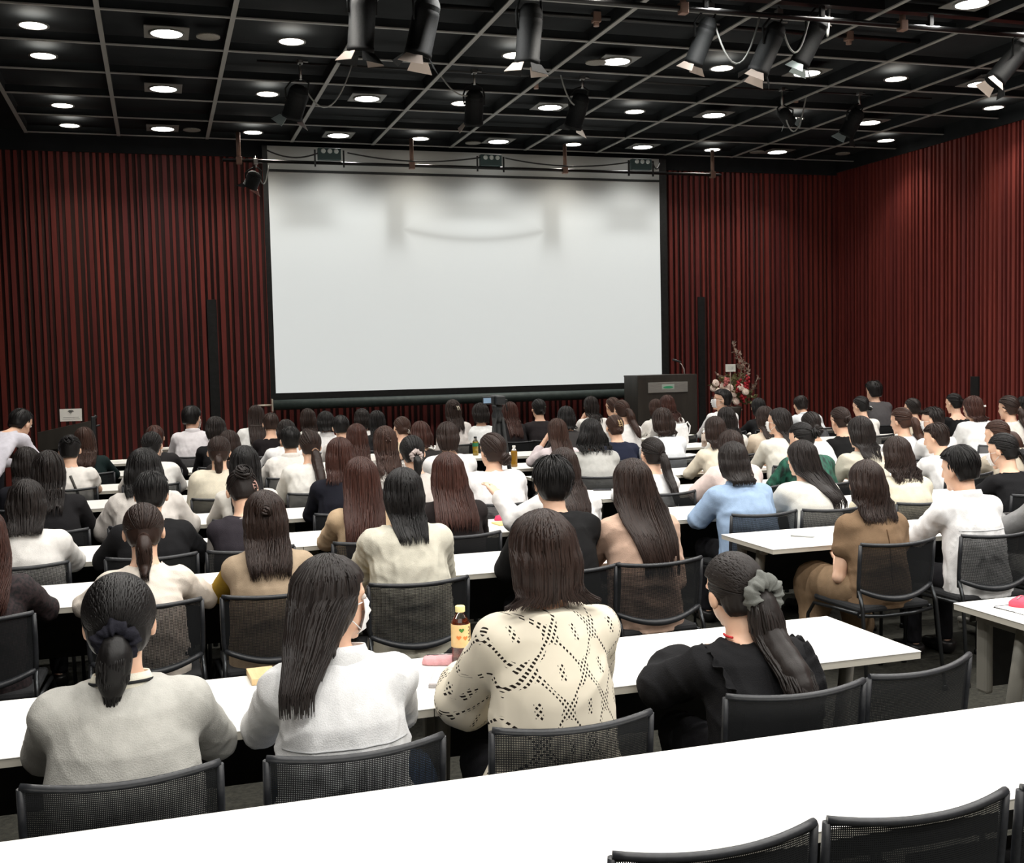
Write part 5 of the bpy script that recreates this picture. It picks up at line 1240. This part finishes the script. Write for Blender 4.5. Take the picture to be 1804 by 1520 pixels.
P('K6', 1775, 697, 6, 'pony:.25', 'db', 'blouse', OW, 'long', 'the woman with hair tied over right shoulder', 'woman with neat brown hair tied in a thin band, right edge', near=10.0, pose=dict(yaw=-.35, arms='DD', side=0), T=(.03, -.112, -.03), ties=[('band', (.03, -.12, -.03), (196, 170, 150))], hk=dict(rad=.035), bulk=1.08)
# sixth row
P('E1', 122, 766, 6, 'upbun:.035', 'k', 'blouse', (234, 230, 224), 'short', 'the woman with the crossbody strap', 'woman in white blouse with black studded strap across her back', pose=dict(lean=.14, hunch=.7, arms='DD', side=.02, wide=1.08), ties=[('claw', (.01, -.09, .085), (244, 240, 232), .6)], bulk=1.05, loose=.03)
P('E3', 267, 759, 6, 'bun:.022', 'k', 'shirt', (236, 234, 230), 'long', 'the woman with the diamond clip', 'woman in white with tidy black hair and silver diamond clip', pose=dict(lean=.18, arms='DD', yaw=.25, side=.03, wide=1.08), ties=[('clip', (-.01, -.118, -.05), (216, 214, 208), .55)], loose=.036, mask=True)
P('E7', 402, 757, 6, 'bob:.14', 'db', 'blouse', (40, 36, 36), 'long', 'the person behind the cape top', 'dark haired person mostly hidden behind the cream cape top', pose=dict(side=0), zfix=1.23)
P('F4', 510, 750, 6, 'short', 'k', 'shirt', (230, 226, 220), 'long', 'the stooping person in pale shirt', 'person in creased pale shirt with short black hair, stooping left', pose=dict(lean=.2, hunch=1.0, arms='DD', side=.05, wide=1.14), collar=True, bulk=1.05, loose=.036)
P('G3', 627, 745, 6, 'long:.24', 'rb', 'blouse', (240, 236, 228), 'long', 'the woman with plum brown hair', 'woman with straight plum brown hair and white top, sixth row', pose=dict(side=0), hk=dict(wm=.1, wb=.09))
P('G6', 740, 741, 6, 'bob:.12', 'rb', 'jacket', (44, 42, 42), 'long', 'the woman in charcoal with chestnut bob', 'woman in charcoal jacket with round chestnut bob, sixth row', pose=dict(lean=.2, arms='DD', side=0), hk=dict(wm=.105, wb=.1))
P('H8', 980, 736, 6, 'long:.3', 'b', 'blouse', (226, 214, 216), 'three', 'the woman in the lilac blouse', 'woman in pale lilac blouse with long straight brown hair, sixth row', pose=dict(side=0, arms='UD', lean=.12), hk=dict(wm=.1, wb=.11, jag=.02))
P('I1', 1082, 730, 6, 'bun:.02', 'b', 'jacket', (34, 38, 56), 'long', 'the woman with square clip', 'woman in navy jacket with upswept hair and square tortoiseshell clip', pose=dict(lean=.18, arms='DD', side=-.03, wide=1.06), ties=[('claw', (.01, -.115, .03), (206, 178, 134), 1.0)])
P('I2', 1166, 720, 6, 'bob:.14', 'db', 'tee_shirt', (236, 240, 244), 'half', 'the person in the bluish white top', 'person in bluish white top with heavy dark bob before the podium', pose=dict(lean=.16, arms='DD', side=.02, wide=1.12), bulk=1.18, hk=dict(wm=.115, wb=.1, tb=.12), loose=.034)
P('I6', 1278, 716, 6, 'half:.2', 'kb', 'blouse', OW, 'long', 'the woman with cream side clip', 'woman with long dark hair and cream side clip below man in profile', pose=dict(side=0), ties=[('clip', (.06, -.08, -.03), (226, 216, 190), .8)])
P('J2', 1345, 714, 6, 'long:.22', 'db', 'cardigan', (222, 206, 186), 'long', 'the woman in the peach cardigan', 'woman in peach cardigan with brown hair, left of the masked profile', pose=dict(side=0), hk=dict(wm=.09, wb=.08))
# seventh row
P('E8', 148, 752, 7, 'long:.26', 'b', 'sweater', (22, 36, 36), 'long', 'the woman in the dark green sweater', 'woman in dark green sweater with flowing brown hair beside left lectern', pose=dict(lean=.2, arms='DD', side=-.06, wide=1.1, tilt=-.05), hk=dict(wm=.11, wb=.09, wave=.008), zfix=1.24)
P('E4', 272, 748, 7, 'short', 'rb', 'jacket', (40, 38, 40), 'long', 'the person in dark jacket behind diamond clip', 'person with cropped brown hair, dark jacket, behind the diamond clip', pose=dict(side=0, lean=.2, wide=1.1))
P('E6', 379, 734, 7, 'bob:.10', 'kb', 'tee_shirt', (24, 24, 26), 'long', 'the person in black beside white shirt man', 'person in black with rounded dark hair right of the white shirt man', pose=dict(side=-.05, lean=.18), bulk=1.1)
P('F3', 503, 738, 7, 'bob:.12', 'kb', 'shirt', (240, 240, 240), 'long', 'the woman leaning left in white shirt', 'woman in bright white shirt with dark bob, leaning left, seventh row', pose=dict(side=.06, lean=.2, arms='DD', wide=1.08), near=11.85)
P('F7', 600, 730, 7, 'short', 'k', 'tee_shirt', (232, 228, 224), 'half', 'the person with clipped black hair', 'person with clipped black hair and bare neck, ivory top, seventh row', pose=dict(side=0, lean=.12), hk=dict(zn=-.06))
P('G5', 707, 733, 7, 'bun:.02', 'b', 'blouse', (214, 196, 168), 'none', 'the woman in sand sleeveless top', 'woman in sand sleeveless top with short brown hair and ornate clip', pose=dict(side=-.02, yaw=-.2), ties=[('claw', (.02, -.11, -.055), (220, 214, 204), .6)])
P('H4', 997, 715, 7, 'bob:.13', 'k', 'blouse', (60, 58, 58), 'long', 'the woman resting face on hand', 'woman with black bob resting her face on her right hand', pose=dict(side=0, arms='DU', yaw=.4, lean=.2), bulk=1.05, hk=dict(wm=.1, wb=.09))
P('H7', 1094, 704, 7, 'pony:.3', 'b', 'blouse', (238, 236, 234), 'long', 'the woman with dark tail under brown hair', 'woman in white with brown crown and dark ponytail left of podium', pose=dict(side=.0, arms='DD'), hk=dict(rad=.045, sweep=.05), T=(.03, -.115, -.01), near=11.9)
P('J7', 1515, 697, 7, 'bun:.025', 'k', 'blouse', (238, 236, 230), 'long', 'the woman with white hair ring', 'woman in white with tied black hair in a white ring', pose=dict(side=.02, yaw=-.3), T=(.05, -.1, -.05), ties=[('scrunchie', (.055, -.105, -.05), (244, 244, 240), .6)], scoop=.03)
P('K1', 1606, 700, 7, 'bun:.03', 'kb', 'tee_shirt', (222, 212, 192), 'half', 'the woman in beige with bare nape', 'woman in beige tee with black hair tied up and bare nape', pose=dict(side=0, yaw=-.25), T=(.03, -.105, -.06), scoop=.03)
P('K4', 1679, 692, 7, 'upbun:.03', 'k', 'tee_shirt', (26, 26, 28), 'short', 'the woman in low backed black top', 'woman in low backed black top with crossed straps, hair up', pose=dict(side=.0, yaw=-.3), scoop=.13, T=(.02, -.11, -.0))
P('K7', 1803, 697, 7, 'short', 'k', 'shirt', (190, 198, 214), 'long', 'the dark haired person at right edge', 'dark haired person in pale blue collar cut by the right edge', pose=dict(side=0), collar=True, near=11.2)
# front row under the screen
P('E5', 338, 717, 8, 'short', 'k', 'shirt', (232, 228, 232), 'long', 'the white shirt man on the left', 'man in white shirt with short black hair and mask, left front', pose=dict(lean=.14, hunch=.7, arms='DD', yaw=.6, side=.05, wide=1.2), mask=True, collar=True, bulk=1.12, hs=1.1, loose=.03, hk=dict(zn=-.065))
P('F1', 450, 713, 8, 'long:.34', 'db', 'blouse', (238, 238, 236), 'half', 'the long haired woman left of screen', 'woman in white with long dark brown hair below the roller pin', pose=dict(side=.03, wide=1.1), hk=dict(wm=.1, wb=.095, jag=.02), near=13.9, loose=.036)
P('F2', 476, 726, 8, 'short', 'db', 'tee_shirt', (30, 26, 28), 'long', 'the woman with bare shoulders', 'woman in scooped black top with pinned hair and bare neck', pose=dict(side=.02), scoop=.06, near=13.05, hk=dict(zn=-.06))
P('F5', 541, 719, 8, 'bob:.2', 'db', 'blouse', (236, 234, 230), 'long', 'the woman under the screen with dark bob', 'woman with smooth dark brown hair and white top, leftmost under the screen', pose=dict(side=0), hk=dict(wm=.09, wb=.088), near=13.85)
P('F6', 573, 724, 8, 'bob:.10', 'k', 'shirt', (236, 236, 236), 'long', 'the person with round black bob', 'person in white shirt with round black bob under the screen', pose=dict(side=0), collar=True, near=13.2, bulk=1.06)
P('G1', 637, 719, 8, 'bob:.12', 'kb', 'blouse', (236, 234, 232), 'long', 'the dark haired woman in white', 'woman in white with dark bob, left of two under the roller', pose=dict(side=.0), near=13.75)
P('G2', 663, 722, 8, 'long:.25', 'k', 'blouse', (36, 36, 38), 'long', 'the woman in all black', 'woman with long black hair and black top, right of two under roller', pose=dict(side=0), near=13.15, hk=dict(wm=.09, wb=.1))
P('G9', 797, 703, 8, 'half:.26', 'db', 'blouse', (234, 228, 224), 'half', 'the woman with two hairpins', 'woman in white with long hair and two pale pins, left of tripod', pose=dict(side=0), ties=[('claw', (.045, -.11, -.0), (226, 216, 196), .8)])
P('H1', 845, 711, 8, 'bob:.10', 'kb', 'tee_shirt', (238, 240, 240), 'half', 'the person in white tee', 'person in white tee with black cuff trim just left of tripod', pose=dict(side=-.02, wide=1.16), bulk=1.14, loose=.03)
P('H2', 897, 707, 8, 'long:.3', 'rb', 'vest', (34, 32, 34), 'none', 'the woman in black vest', 'woman in black vest over white sleeves with long brown hair, by tripod', pose=dict(side=0), loose=.034, under=('long_sleeves', (235, 235, 235), 'half', .016), hk=dict(wm=.09, wb=.09))
P('H3', 948, 702, 8, 'bun:.018', 'k', 'blouse', (40, 36, 38), 'long', 'the woman in dark top with pinned black hair', 'woman in dark top with pinned black hair and bare nape, under screen', pose=dict(side=-.02, yaw=-.1, wide=1.14), scoop=.02, ties=[('clip', (.05, -.1, .02), (150, 140, 110), .4)])
P('H5', 1040, 697, 8, 'long:.2', 'kb', 'blouse', (238, 236, 232), 'long', 'the tall woman in white right of centre', 'woman in white with straight black hair, hands raised, right of screen centre', pose=dict(side=0, arms='UU'), hk=dict(wm=.088, wb=.085))
P('H6', 1078, 699, 8, 'bun:.02', 'b', 'tee_shirt', (120, 90, 84), 'half', 'the brown haired person half hidden', 'brown haired person half hidden behind the dark ponytail near podium', pose=dict(side=0, yaw=-.3), near=13.7)
P('I3', 1154, 702, 8, 'bob:.12', 'b', 'blouse', (236, 234, 230), 'long', 'the left person before the podium', 'brown haired person in white directly before the podium', pose=dict(side=0), near=14.0)
P('I4', 1174, 695, 8, 'wavy:.22', 'rb', 'blouse', (238, 236, 232), 'long', 'the curly woman before the podium', 'woman in white with wavy reddish hair before the podium', pose=dict(side=0), hk=dict(wm=.1, wb=.12), near=13.2)
P('I5', 1270, 687, 8, 'short', 'k', 'shirt', (240, 240, 240), 'long', 'the man looking left by the flowers', 'man in white shirt and glasses looking left before the flowers', pose=dict(yaw=-1.25, side=.02, lean=.06, pitch=-.05, wide=1.15), face=True, mask=True, bulk=1.08, hs=1.12, hk=dict(zn=-.06))
P('J1', 1335, 700, 8, 'long:.26', 'k', 'sweater', (34, 34, 36), 'long', 'the woman right of the flowers', 'woman with black hair and dark top just right of the flowers', pose=dict(side=0))
P('J4', 1410, 697, 8, 'bald', 'kb', 'shirt', (234, 238, 242), 'long', 'the balding man', 'balding man in white shirt bending forward at front right', pose=dict(lean=.42, hunch=1.3, pitch=.35, side=-.03, wide=1.25, arms='DD'), collar=True, hs=1.1, loose=.034)
P('J8', 1538, 673, 8, 'short', 'k', 'jacket', (88, 86, 88), 'long', 'the tall man in grey suit', 'tall man in grey suit jacket against the red right corner', pose=dict(side=-.05, lean=.06, wide=1.25), bulk=1.12, hs=1.12, hk=dict(messy=.01), loose=.034)
# standing man on the left
P('S1', 36, 721, 6, 'short', 'k', 'shirt', (214, 212, 222), 'long', 'standing man', 'man standing stooped at far left in white shirt and black trousers', near=11.0, seat=False, rz=-.55, pose=dict(stand=True, lean=.75, hunch=1.0, yaw=.1, pitch=.5, side=.0, arms='PP', wide=1.2), hs=1.08, zfix=None, legs=('trousers', (24, 24, 30)), collar=False, face=True, hk=dict(zn=-.06))
print('PEOPLE', len(PEOPLE))
# ------------------------------------------------------------------ empty chairs
chair(-.72, 2.98, 'black mesh chair cut by the left edge beside grey sweater', .05)
chair(2.22, 3.18, 'empty black mesh chair turned at the right end of nearest occupied desk', .22)
chair(1.06, 2.26, 'empty black mesh chair at the foreground desk, left of two', .0)
chair(1.555, 2.26, 'empty black mesh chair at the foreground desk, fully visible right one', .0)
chair(2.06, 2.26, 'black mesh chair cut by the lower right corner', .0)

# ------------------------------------------------------------------ things on the desks
def desk_at(u, v):
    p = on_z(u, v, TH+.0005)
    for n_ in NEAR.values():
        if n_+.04 <= p[1] <= n_+.56: return p
    y = min((q for n_ in NEAR.values() for q in (n_+.06, n_+.54)), key=lambda q: abs(q-p[1]))
    return np.array([p[0]*y/p[1], y, p[2]])
def bottle(u, v, h, liquid, cap, label, body=None, heart=False, lab=(.33, .7)):
    p = desk_at(u, v); e = empty('tea_bottle', tuple(p)); tag(e, label, 'bottle', 'drink bottles')
    r = .033*h/.21
    prof = [(r*.85, .0), (r, .006), (r, h*.16), (r*.95, h*.19), (r, h*.22), (r*.95, h*.25), (r, h*.28), (r, h*.66), (r*.95, h*.74), (r*.45, h*.87), (r*.42, h*.92)]
    g = mat('clear_plastic', (.95, .97, .97), .05, trans=1.0); 
    q = [(a*.93, max(.004, b)) for a, b in prof if b <= h*.76]
    MB().lathe(q, 20).build('drink', liquid, e)
    MB().lathe([(a, b) for a, b in prof], 20).build('shell', g, e)
    MB().lathe([(r*.5, h*.9), (r*.52, h*.905), (r*.52, h*.99), (r*.46, h)], 20).build('cap', cap, e)
    if body:
        l = MB().lathe([(r*1.01, h*lab[0]), (r*1.02, h*(lab[0]+.005)), (r*1.02, h*lab[1]), (r*1.0, h*(lab[1]+.005))], 24).build('label_wrap', body, e)
        if heart:
            m = MB()
            def hp(cx, cz, s, mm, nm):
                pts = []
                for t in np.linspace(0, 2*pi, 25)[:-1]:
                    X = 16*sin(t)**3; Z = 13*cos(t)-5*cos(2*t)-2*cos(3*t)-cos(4*t)
                    a = -pi/2 + cx + X*s/16/r
                    pts.append((r*1.035*cos(a), r*1.035*sin(a), cz+Z*s/16))
                b = MB(); b.poly(pts); b.build(nm, mm, l)
            hp(-.15, h*.62, .009, mat('heart_green', srgb(70, 130, 50), .5), 'green_heart')
            hp(.0-.45, h*.5, .009, mat('heart_orange', srgb(226, 130, 60), .5), 'orange_heart'); hp(.25, h*.49, .009, MATS['heart_orange'], 'orange_heart')
            b = MB()
            for k in range(5):
                a = -pi/2+.75; zz = h*(.64-.055*k)
                b.tube([(r*1.03*cos(a+t), r*1.03*sin(a+t), zz+dz) for t, dz in [(-.12, .004), (.05, .006), (.14, -.001), (.0, -.006)]], .0014, 5)
            b.build('brush_writing', M_BLACK, l)
    return e
bottle(813, 1172, .215, mat('tea_brown', srgb(120, 48, 18), .1, trans=.55), mat('cap_cream', srgb(238, 226, 160), .5), 'brown tea bottle with cream cap beside the lace blouse', noise_mat('label_peach', srgb(230, 190, 130), srgb(236, 206, 150), scale=30, rough=.5), True)
bottle(906, 822, .215, mat('tea_amber', srgb(214, 160, 40), .1, trans=.4), mat('cap_white', srgb(238, 236, 230), .5), 'amber drink bottle with white cap right of the tripod leg')
bottle(838, 802, .215, mat('tea_yellow', srgb(214, 178, 60), .1, trans=.4), mat('cap_black', srgb(30, 34, 34), .5), 'yellow drink bottle with dark cap and green label left of the tripod', mat('label_green', srgb(30, 110, 70), .5), lab=(.48, .66))
bottle(1241, 790, .215, mat('tea_pale', srgb(224, 196, 176), .15, trans=.3), MATS['cap_white'], 'pale drink bottle with white cap on the desk left of brown bob', mat('label_pale', srgb(230, 214, 200), .5))
def pouch(u, v, L_, W_, H_, col, label, rz, name='pencil_case', zip_=True):
    p = desk_at(u, v); e = empty(name, tuple(p), rz); tag(e, label, 'pencil case')
    f = Field((-L_/2-.02, -W_/2-.02, -.01), (L_/2+.02, W_/2+.02, H_+.02), .004)
    f.add(stack([0, H_*.4, H_*.8, H_], [0]*4, [0]*4, [L_/2, L_/2*1.02, L_/2*.94, L_/2*.7], [W_/2, W_/2*1.04, W_/2*.8, W_/2*.4], 4.0)); f.disp(folds(3, .003, 70))
    f.cut(lambda X, Y, Z: (-Z+.0005)+0*X+0*Y)
    V, F = f.mesh(); link('pouch_body', np_mesh('pouch_body', V, F), cloth(col), e)
    if zip_:
        m = MB(); m.tube([(-L_*.4, 0, H_*1.0), (0, .004, H_*1.02), (L_*.4, 0, H_*1.0)], .003, 6); m.box((L_*.36, -.004, H_*.98), (L_*.42, .004, H_*1.04), .001); m.build('zip', M_STEEL, e)
    return e
pouch(782, 1168, .15, .075, .03, (226, 170, 174), 'pink pencil pouch lying beside the brown tea bottle', -.35)
pouch(893, 915, .17, .06, .035, (222, 70, 104), 'hot pink pencil case on the third row desk near the raised hand', .1)
pouch(1800, 1066, .13, .08, .035, (232, 92, 112), 'coral pink pouch on the desk at right edge', .5)
pouch(1768, 916, .2, .06, .04, (40, 36, 40), 'black and pink pencil case on the desk beside white shirt', .2)
def sheet_thing(name, cat, u, v, w, d, th, mm, label, rz=0.0, group=None, spine=None):
    p = desk_at(u, v); o = MB().box((-w/2, -d/2, 0), (w/2, d/2, th), min(.002, th*.3)).build(name, mm); o.location = p; o.rotation_euler = (0, 0, rz); tag(o, label, cat, group); return o
M_PAPER = mat('paper', srgb(240, 238, 232), .7)
nb = sheet_thing('notebook', 'notebook', 800, 1196, .15, .21, .012, noise_mat('notebook_grey', srgb(150, 146, 146), srgb(168, 164, 164), scale=20, rough=.5), 'grey notebook under a pen beside the lace sleeve', -.35)
MB().box((-.072, -.1, .0122), (.072, .1, .0145)).build('page', mat('page_lilac', srgb(226, 214, 214), .6), nb)
pe = MB().tube([(-.065, 0, .006), (.055, 0, .006), (.068, 0, .005)], [.0048, .0048, .001], 8).build('pen', mat('pen_beige', srgb(150, 132, 110), .3, .4)); pe.location = desk_at(805, 1186)+np.array([0, 0, .0145]); pe.rotation_euler = (0, 0, 1.0); tag(pe, 'beige pen lying on the grey notebook', 'pen')
bx = sheet_thing('wooden_box', 'box', 462, 1192, .09, .15, .022, noise_mat('pale_wood', srgb(206, 176, 128), srgb(218, 190, 144), scale=6, rough=.5, stretch=(12, 1, 1)), 'pale wooden slab box beside the white blouse sleeve', .05)
pn = MB().tube([(-.07, 0, .005), (.06, 0, .005), (.072, 0, .004)], [.005, .005, .0012], 8).build('pen', mat('pen_silver', srgb(180, 182, 182), .3, .5)); pn.location = desk_at(1414, 946); pn.rotation_euler = (0, 0, -.75); tag(pn, 'silver pen lying alone on the empty desk end', 'pen')
sheet_thing('book', 'book', 897, 922, .2, .14, .01, mat('book_yellow', srgb(232, 214, 140), .6), 'yellow book under the hot pink pencil case', .1)
ph = sheet_thing('smartphone', 'phone', 1061, 862, .075, .15, .009, mat('phone_dark', srgb(50, 50, 54), .25), 'dark smartphone on the desk corner left of the long ponytail', 1.2)
MB().box((-.033, -.068, .009), (.033, .068, .0096)).build('phone_screen', mat('phone_glass', srgb(60, 62, 66), .1), ph)
mt = sheet_thing('desk_mat', 'paper', 1800, 1088, .40, .28, .0016, M_PAPER, 'white sheet with dark rounded outline on the right desk', -.05)
mt.location = (3.49, 3.70, TH+.0005); mt.rotation_euler = (0, 0, 0)
m = MB(); m.tube([(-.19, .02, .002), (-.2, .13, .002), (-.18, .142, .002), (.19, .13, .002)], .0022, 5); m.tube([(-.2, .13, .002), (-.185, -.14, .002)], .0022, 5); m.build('outline', M_BLACK, mt)
PP = [(1205, 834, 'loose white handout on the desk below the white blouses', .3), (1212, 800, 'white handout at the centre block fifth desk', .1), (1195, 828, None, 0), (1228, 782, 'clear folder of papers left of the pale bottle', .2), (1214, 767, 'white papers on the front desk below the podium', .0), (205, 812, 'white handouts on the desk left of the black bob', .2)]
for u, v, lb, rz in PP:
    if lb: sheet_thing('handout', 'paper', u, v, .21, .29, .003, M_PAPER, lb, rz, 'handouts')
# white tote standing on the seventh desk, with a loop handle
p = desk_at(1196, 782); tb = empty('tote_bag', tuple(p)); tag(tb, 'white cloth bag with loop handle on the desk below the podium', 'bag')
f = Field((-.16, -.1, -.01), (.16, .1, .27), .01); f.add(stack([0, .1, .2, .25], [0]*4, [0]*4, [.12, .13, .12, .1], [.06, .065, .05, .02], 3.0)); f.disp(folds(5, .006, 50)); V, F = f.mesh(); link('bag_body', np_mesh('bag_body', V, F), cloth(WH), tb)
MB().tube([(.07, 0, .23), (.12, 0, .27), (.155, 0, .22), (.14, 0, .14), (.11, 0, .1)], .009, 8).build('handle', cloth(WH), tb)
# white photo frame on the far left desk
p = desk_at(297, 793); fr = empty('tablet_stand', tuple(p)); tag(fr, 'small white framed display on the desk left of white shirt man', 'frame')
m = MB(); m.box((-.1, -.01, 0), (.1, .01, .13), .004); m.build('frame', mat('frame_white', srgb(236, 232, 226), .5), fr); MB().box((-.07, -.012, .03), (.07, -.0101, .1)).build('picture', mat('frame_dark', srgb(80, 76, 70), .4), fr)
# blue denim bag on the floor side of the white blouse chair
bb = empty('denim_bag', (.66, 3.2, .471)); tag(bb, 'folded blue denim bag beside the white blouse woman', 'bag')
f = Field((-.1, -.14, -.01), (.1, .14, .2), .008); f.add(stack([0, .06, .12, .16], [0]*4, [0]*4, [.07, .08, .075, .06], [.11, .12, .11, .09], 3.5)); f.disp(folds(8, .005, 60)); V, F = f.mesh(); link('bag_body', np_mesh('bag_body', V, F), cloth((48, 70, 98)), bb)

# ------------------------------------------------------------------ tailoring details on the nearest people
def strip_on_back(p, name, pts, r, m, parent):
    """a seam following the back; pts are (x, z)"""
    M = MB(); M.tube([(x, p.yb(z)*1.0-.006-.0*abs(x)+ .10*(abs(x)/.2)**2.6*.7, z) for x, z in pts], r, 6); return M.build(name, m, parent)
body, p = PEOPLE['A1']
V, F = build_collar(p, .01, .068, .04, .3); link('shirt_collar', np_mesh('shirt_collar', V, F), cloth((226, 222, 206)), body)
M_ = MB(); M_.tube([p.N + np.array([.082*cos(a), .082*sin(a)-.004, .004-.012*sin(a)-.05*max(0, sin(a))]) for a in np.linspace(-pi*1.15, pi*.15, 24)], .0045, 6); M_.build('lanyard', cloth((40, 42, 44)), body)
body, p = PEOPLE['A2']
zc = p.N[2]-.20
def project_back(body, child, pts):
    """lay points (x, z) on the outside of a garment by casting from behind"""
    o = [c for c in body.children if c.name.split('.')[0] == child][0]; out = []
    from mathutils.bvhtree import BVHTree
    me = o.data; t = BVHTree.FromPolygons([v.co for v in me.vertices], [list(q.vertices) for q in me.polygons])
    for x, z in pts:
        hit = t.ray_cast(Vector((x, -1.0, z)), Vector((0, 1, 0)))
        if hit[0] is not None: out.append(hit[0] + Vector((0, -.0015, 0)))
    return out
def seam(pid, child, pts, r, m, name='seam'):
    b_, p_ = PEOPLE[pid]; P_ = project_back(b_, child, [(x, p_.N[2]+z) for x, z in pts])
    if len(P_) > 2: M2 = MB(); M2.tube(P_, r, 6); M2.build(name, m, b_)
M_SEAM = mat('seam_grey', srgb(176, 178, 180), .9)
seam('A2', 'blouse', [(x, -.205-.15*x*x) for x in np.linspace(-.17, .17, 26)], .0022, M_SEAM, 'yoke_seam')
seam('A2', 'blouse', [(.035+.01*t, -.215-.25*t) for t in np.linspace(0, 1, 16)], .0035, M_SEAM, 'pleat')
seam('A2', 'blouse', [(-.015-.015*t, -.215-.25*t) for t in np.linspace(0, 1, 16)], .0035, M_SEAM, 'pleat')
seam('B7', 'shirt', [(x, -.17-.1*x*x) for x in np.linspace(-.15, .15, 22)], .002, M_SEAM, 'yoke_seam')
seam('B6', 'dress', [(.0, -.08-.28*t) for t in np.linspace(0, 1, 16)], .003, cloth((92, 70, 50)), 'back_placket')
seam('G8', 'tee_shirt', [(.0, -.065-.05*t) for t in np.linspace(0, 1, 6)], .005, M_BLACK, 'keyhole')
seam('E1', 'blouse', [(.02+.12*t, -.06-.32*t) for t in np.linspace(0, 1, 14)], .012, noise_mat('studded_strap', srgb(24, 22, 24), srgb(90, 86, 80), scale=60), 'bag_strap')
# ruffles on the black blouse
body, p = PEOPLE['A4']
for s in (-1, 1):
    P0 = [np.array([s*.10, p.N[1]+.10, p.N[2]-.20]), np.array([s*.115, p.N[1]+.085, p.N[2]-.09]), np.array([s*.13, p.N[1]+.02, p.N[2]-.035]), np.array([s*.135, p.N[1]-.07, p.N[2]-.05]), np.array([s*.13, p.yb(p.N[2]-.12)-.012, p.N[2]-.13]), np.array([s*.12, p.yb(p.N[2]-.22)-.012, p.N[2]-.24])]
    n = 80; tt = np.linspace(0, len(P0)-1, n); C = np.array([[np.interp(t, range(len(P0)), [q[k] for q in P0]) for k in range(3)] for t in tt])
    k3 = np.ones(9)/9; C = np.stack([np.convolve(np.pad(C[:, k], 4, mode='edge'), k3, mode='valid') for k in range(3)], 1)
    V, F = [], []
    for i in range(n):
        w = .058*sin(pi*min(1, max(.12, i/(n-1)*.9+.08)))**.6
        for j in range(6):
            o = j/5; wv = .011*o*sin(i*.72)+.006*o*sin(i*1.31+1)
            up = np.array([s*.75, -.1, .62])
            V.append(C[i] + up*w*o + np.array([-s*.5, 0, .7])*wv + np.array([0, -1, 0])*wv*.6)
    for i in range(n-1):
        for j in range(5): F.append((i*6+j, i*6+j+1, (i+1)*6+j+1, (i+1)*6+j))
    ro = link('ruffle', np_mesh('ruffle', V, np.array(F)), cloth(BLK), body); md = ro.modifiers.new('thick', 'SOLIDIFY'); md.thickness = .0025
M_ = MB(); M_.tube([p.N + np.array([.07*cos(a), .07*sin(a), .02]) for a in np.linspace(-pi*1.12, -pi*.86, 10)], .004, 6); M_.build('red_neck_cord', mat('cord_red', srgb(206, 40, 44), .6), body)
# glasses of the man by the flowers
body, p = PEOPLE['I5']; M_ = MB()
for s in (-1, 1):
    M_.tube([head_l(p, (s*.032+.024*cos(a), .102, .012+.018*sin(a))) for a in np.linspace(0, 2*pi, 17)], .0022, 5)
    M_.tube([head_l(p, (s*.057, .1, .016)), head_l(p, (s*.082, .05, .014)), head_l(p, (s*.092, -.005, .008))], .0022, 5)
M_.tube([head_l(p, (-.01, .106, .014)), head_l(p, (.01, .106, .014))], .0022, 5); M_.build('glasses', M_BLACKP, body)
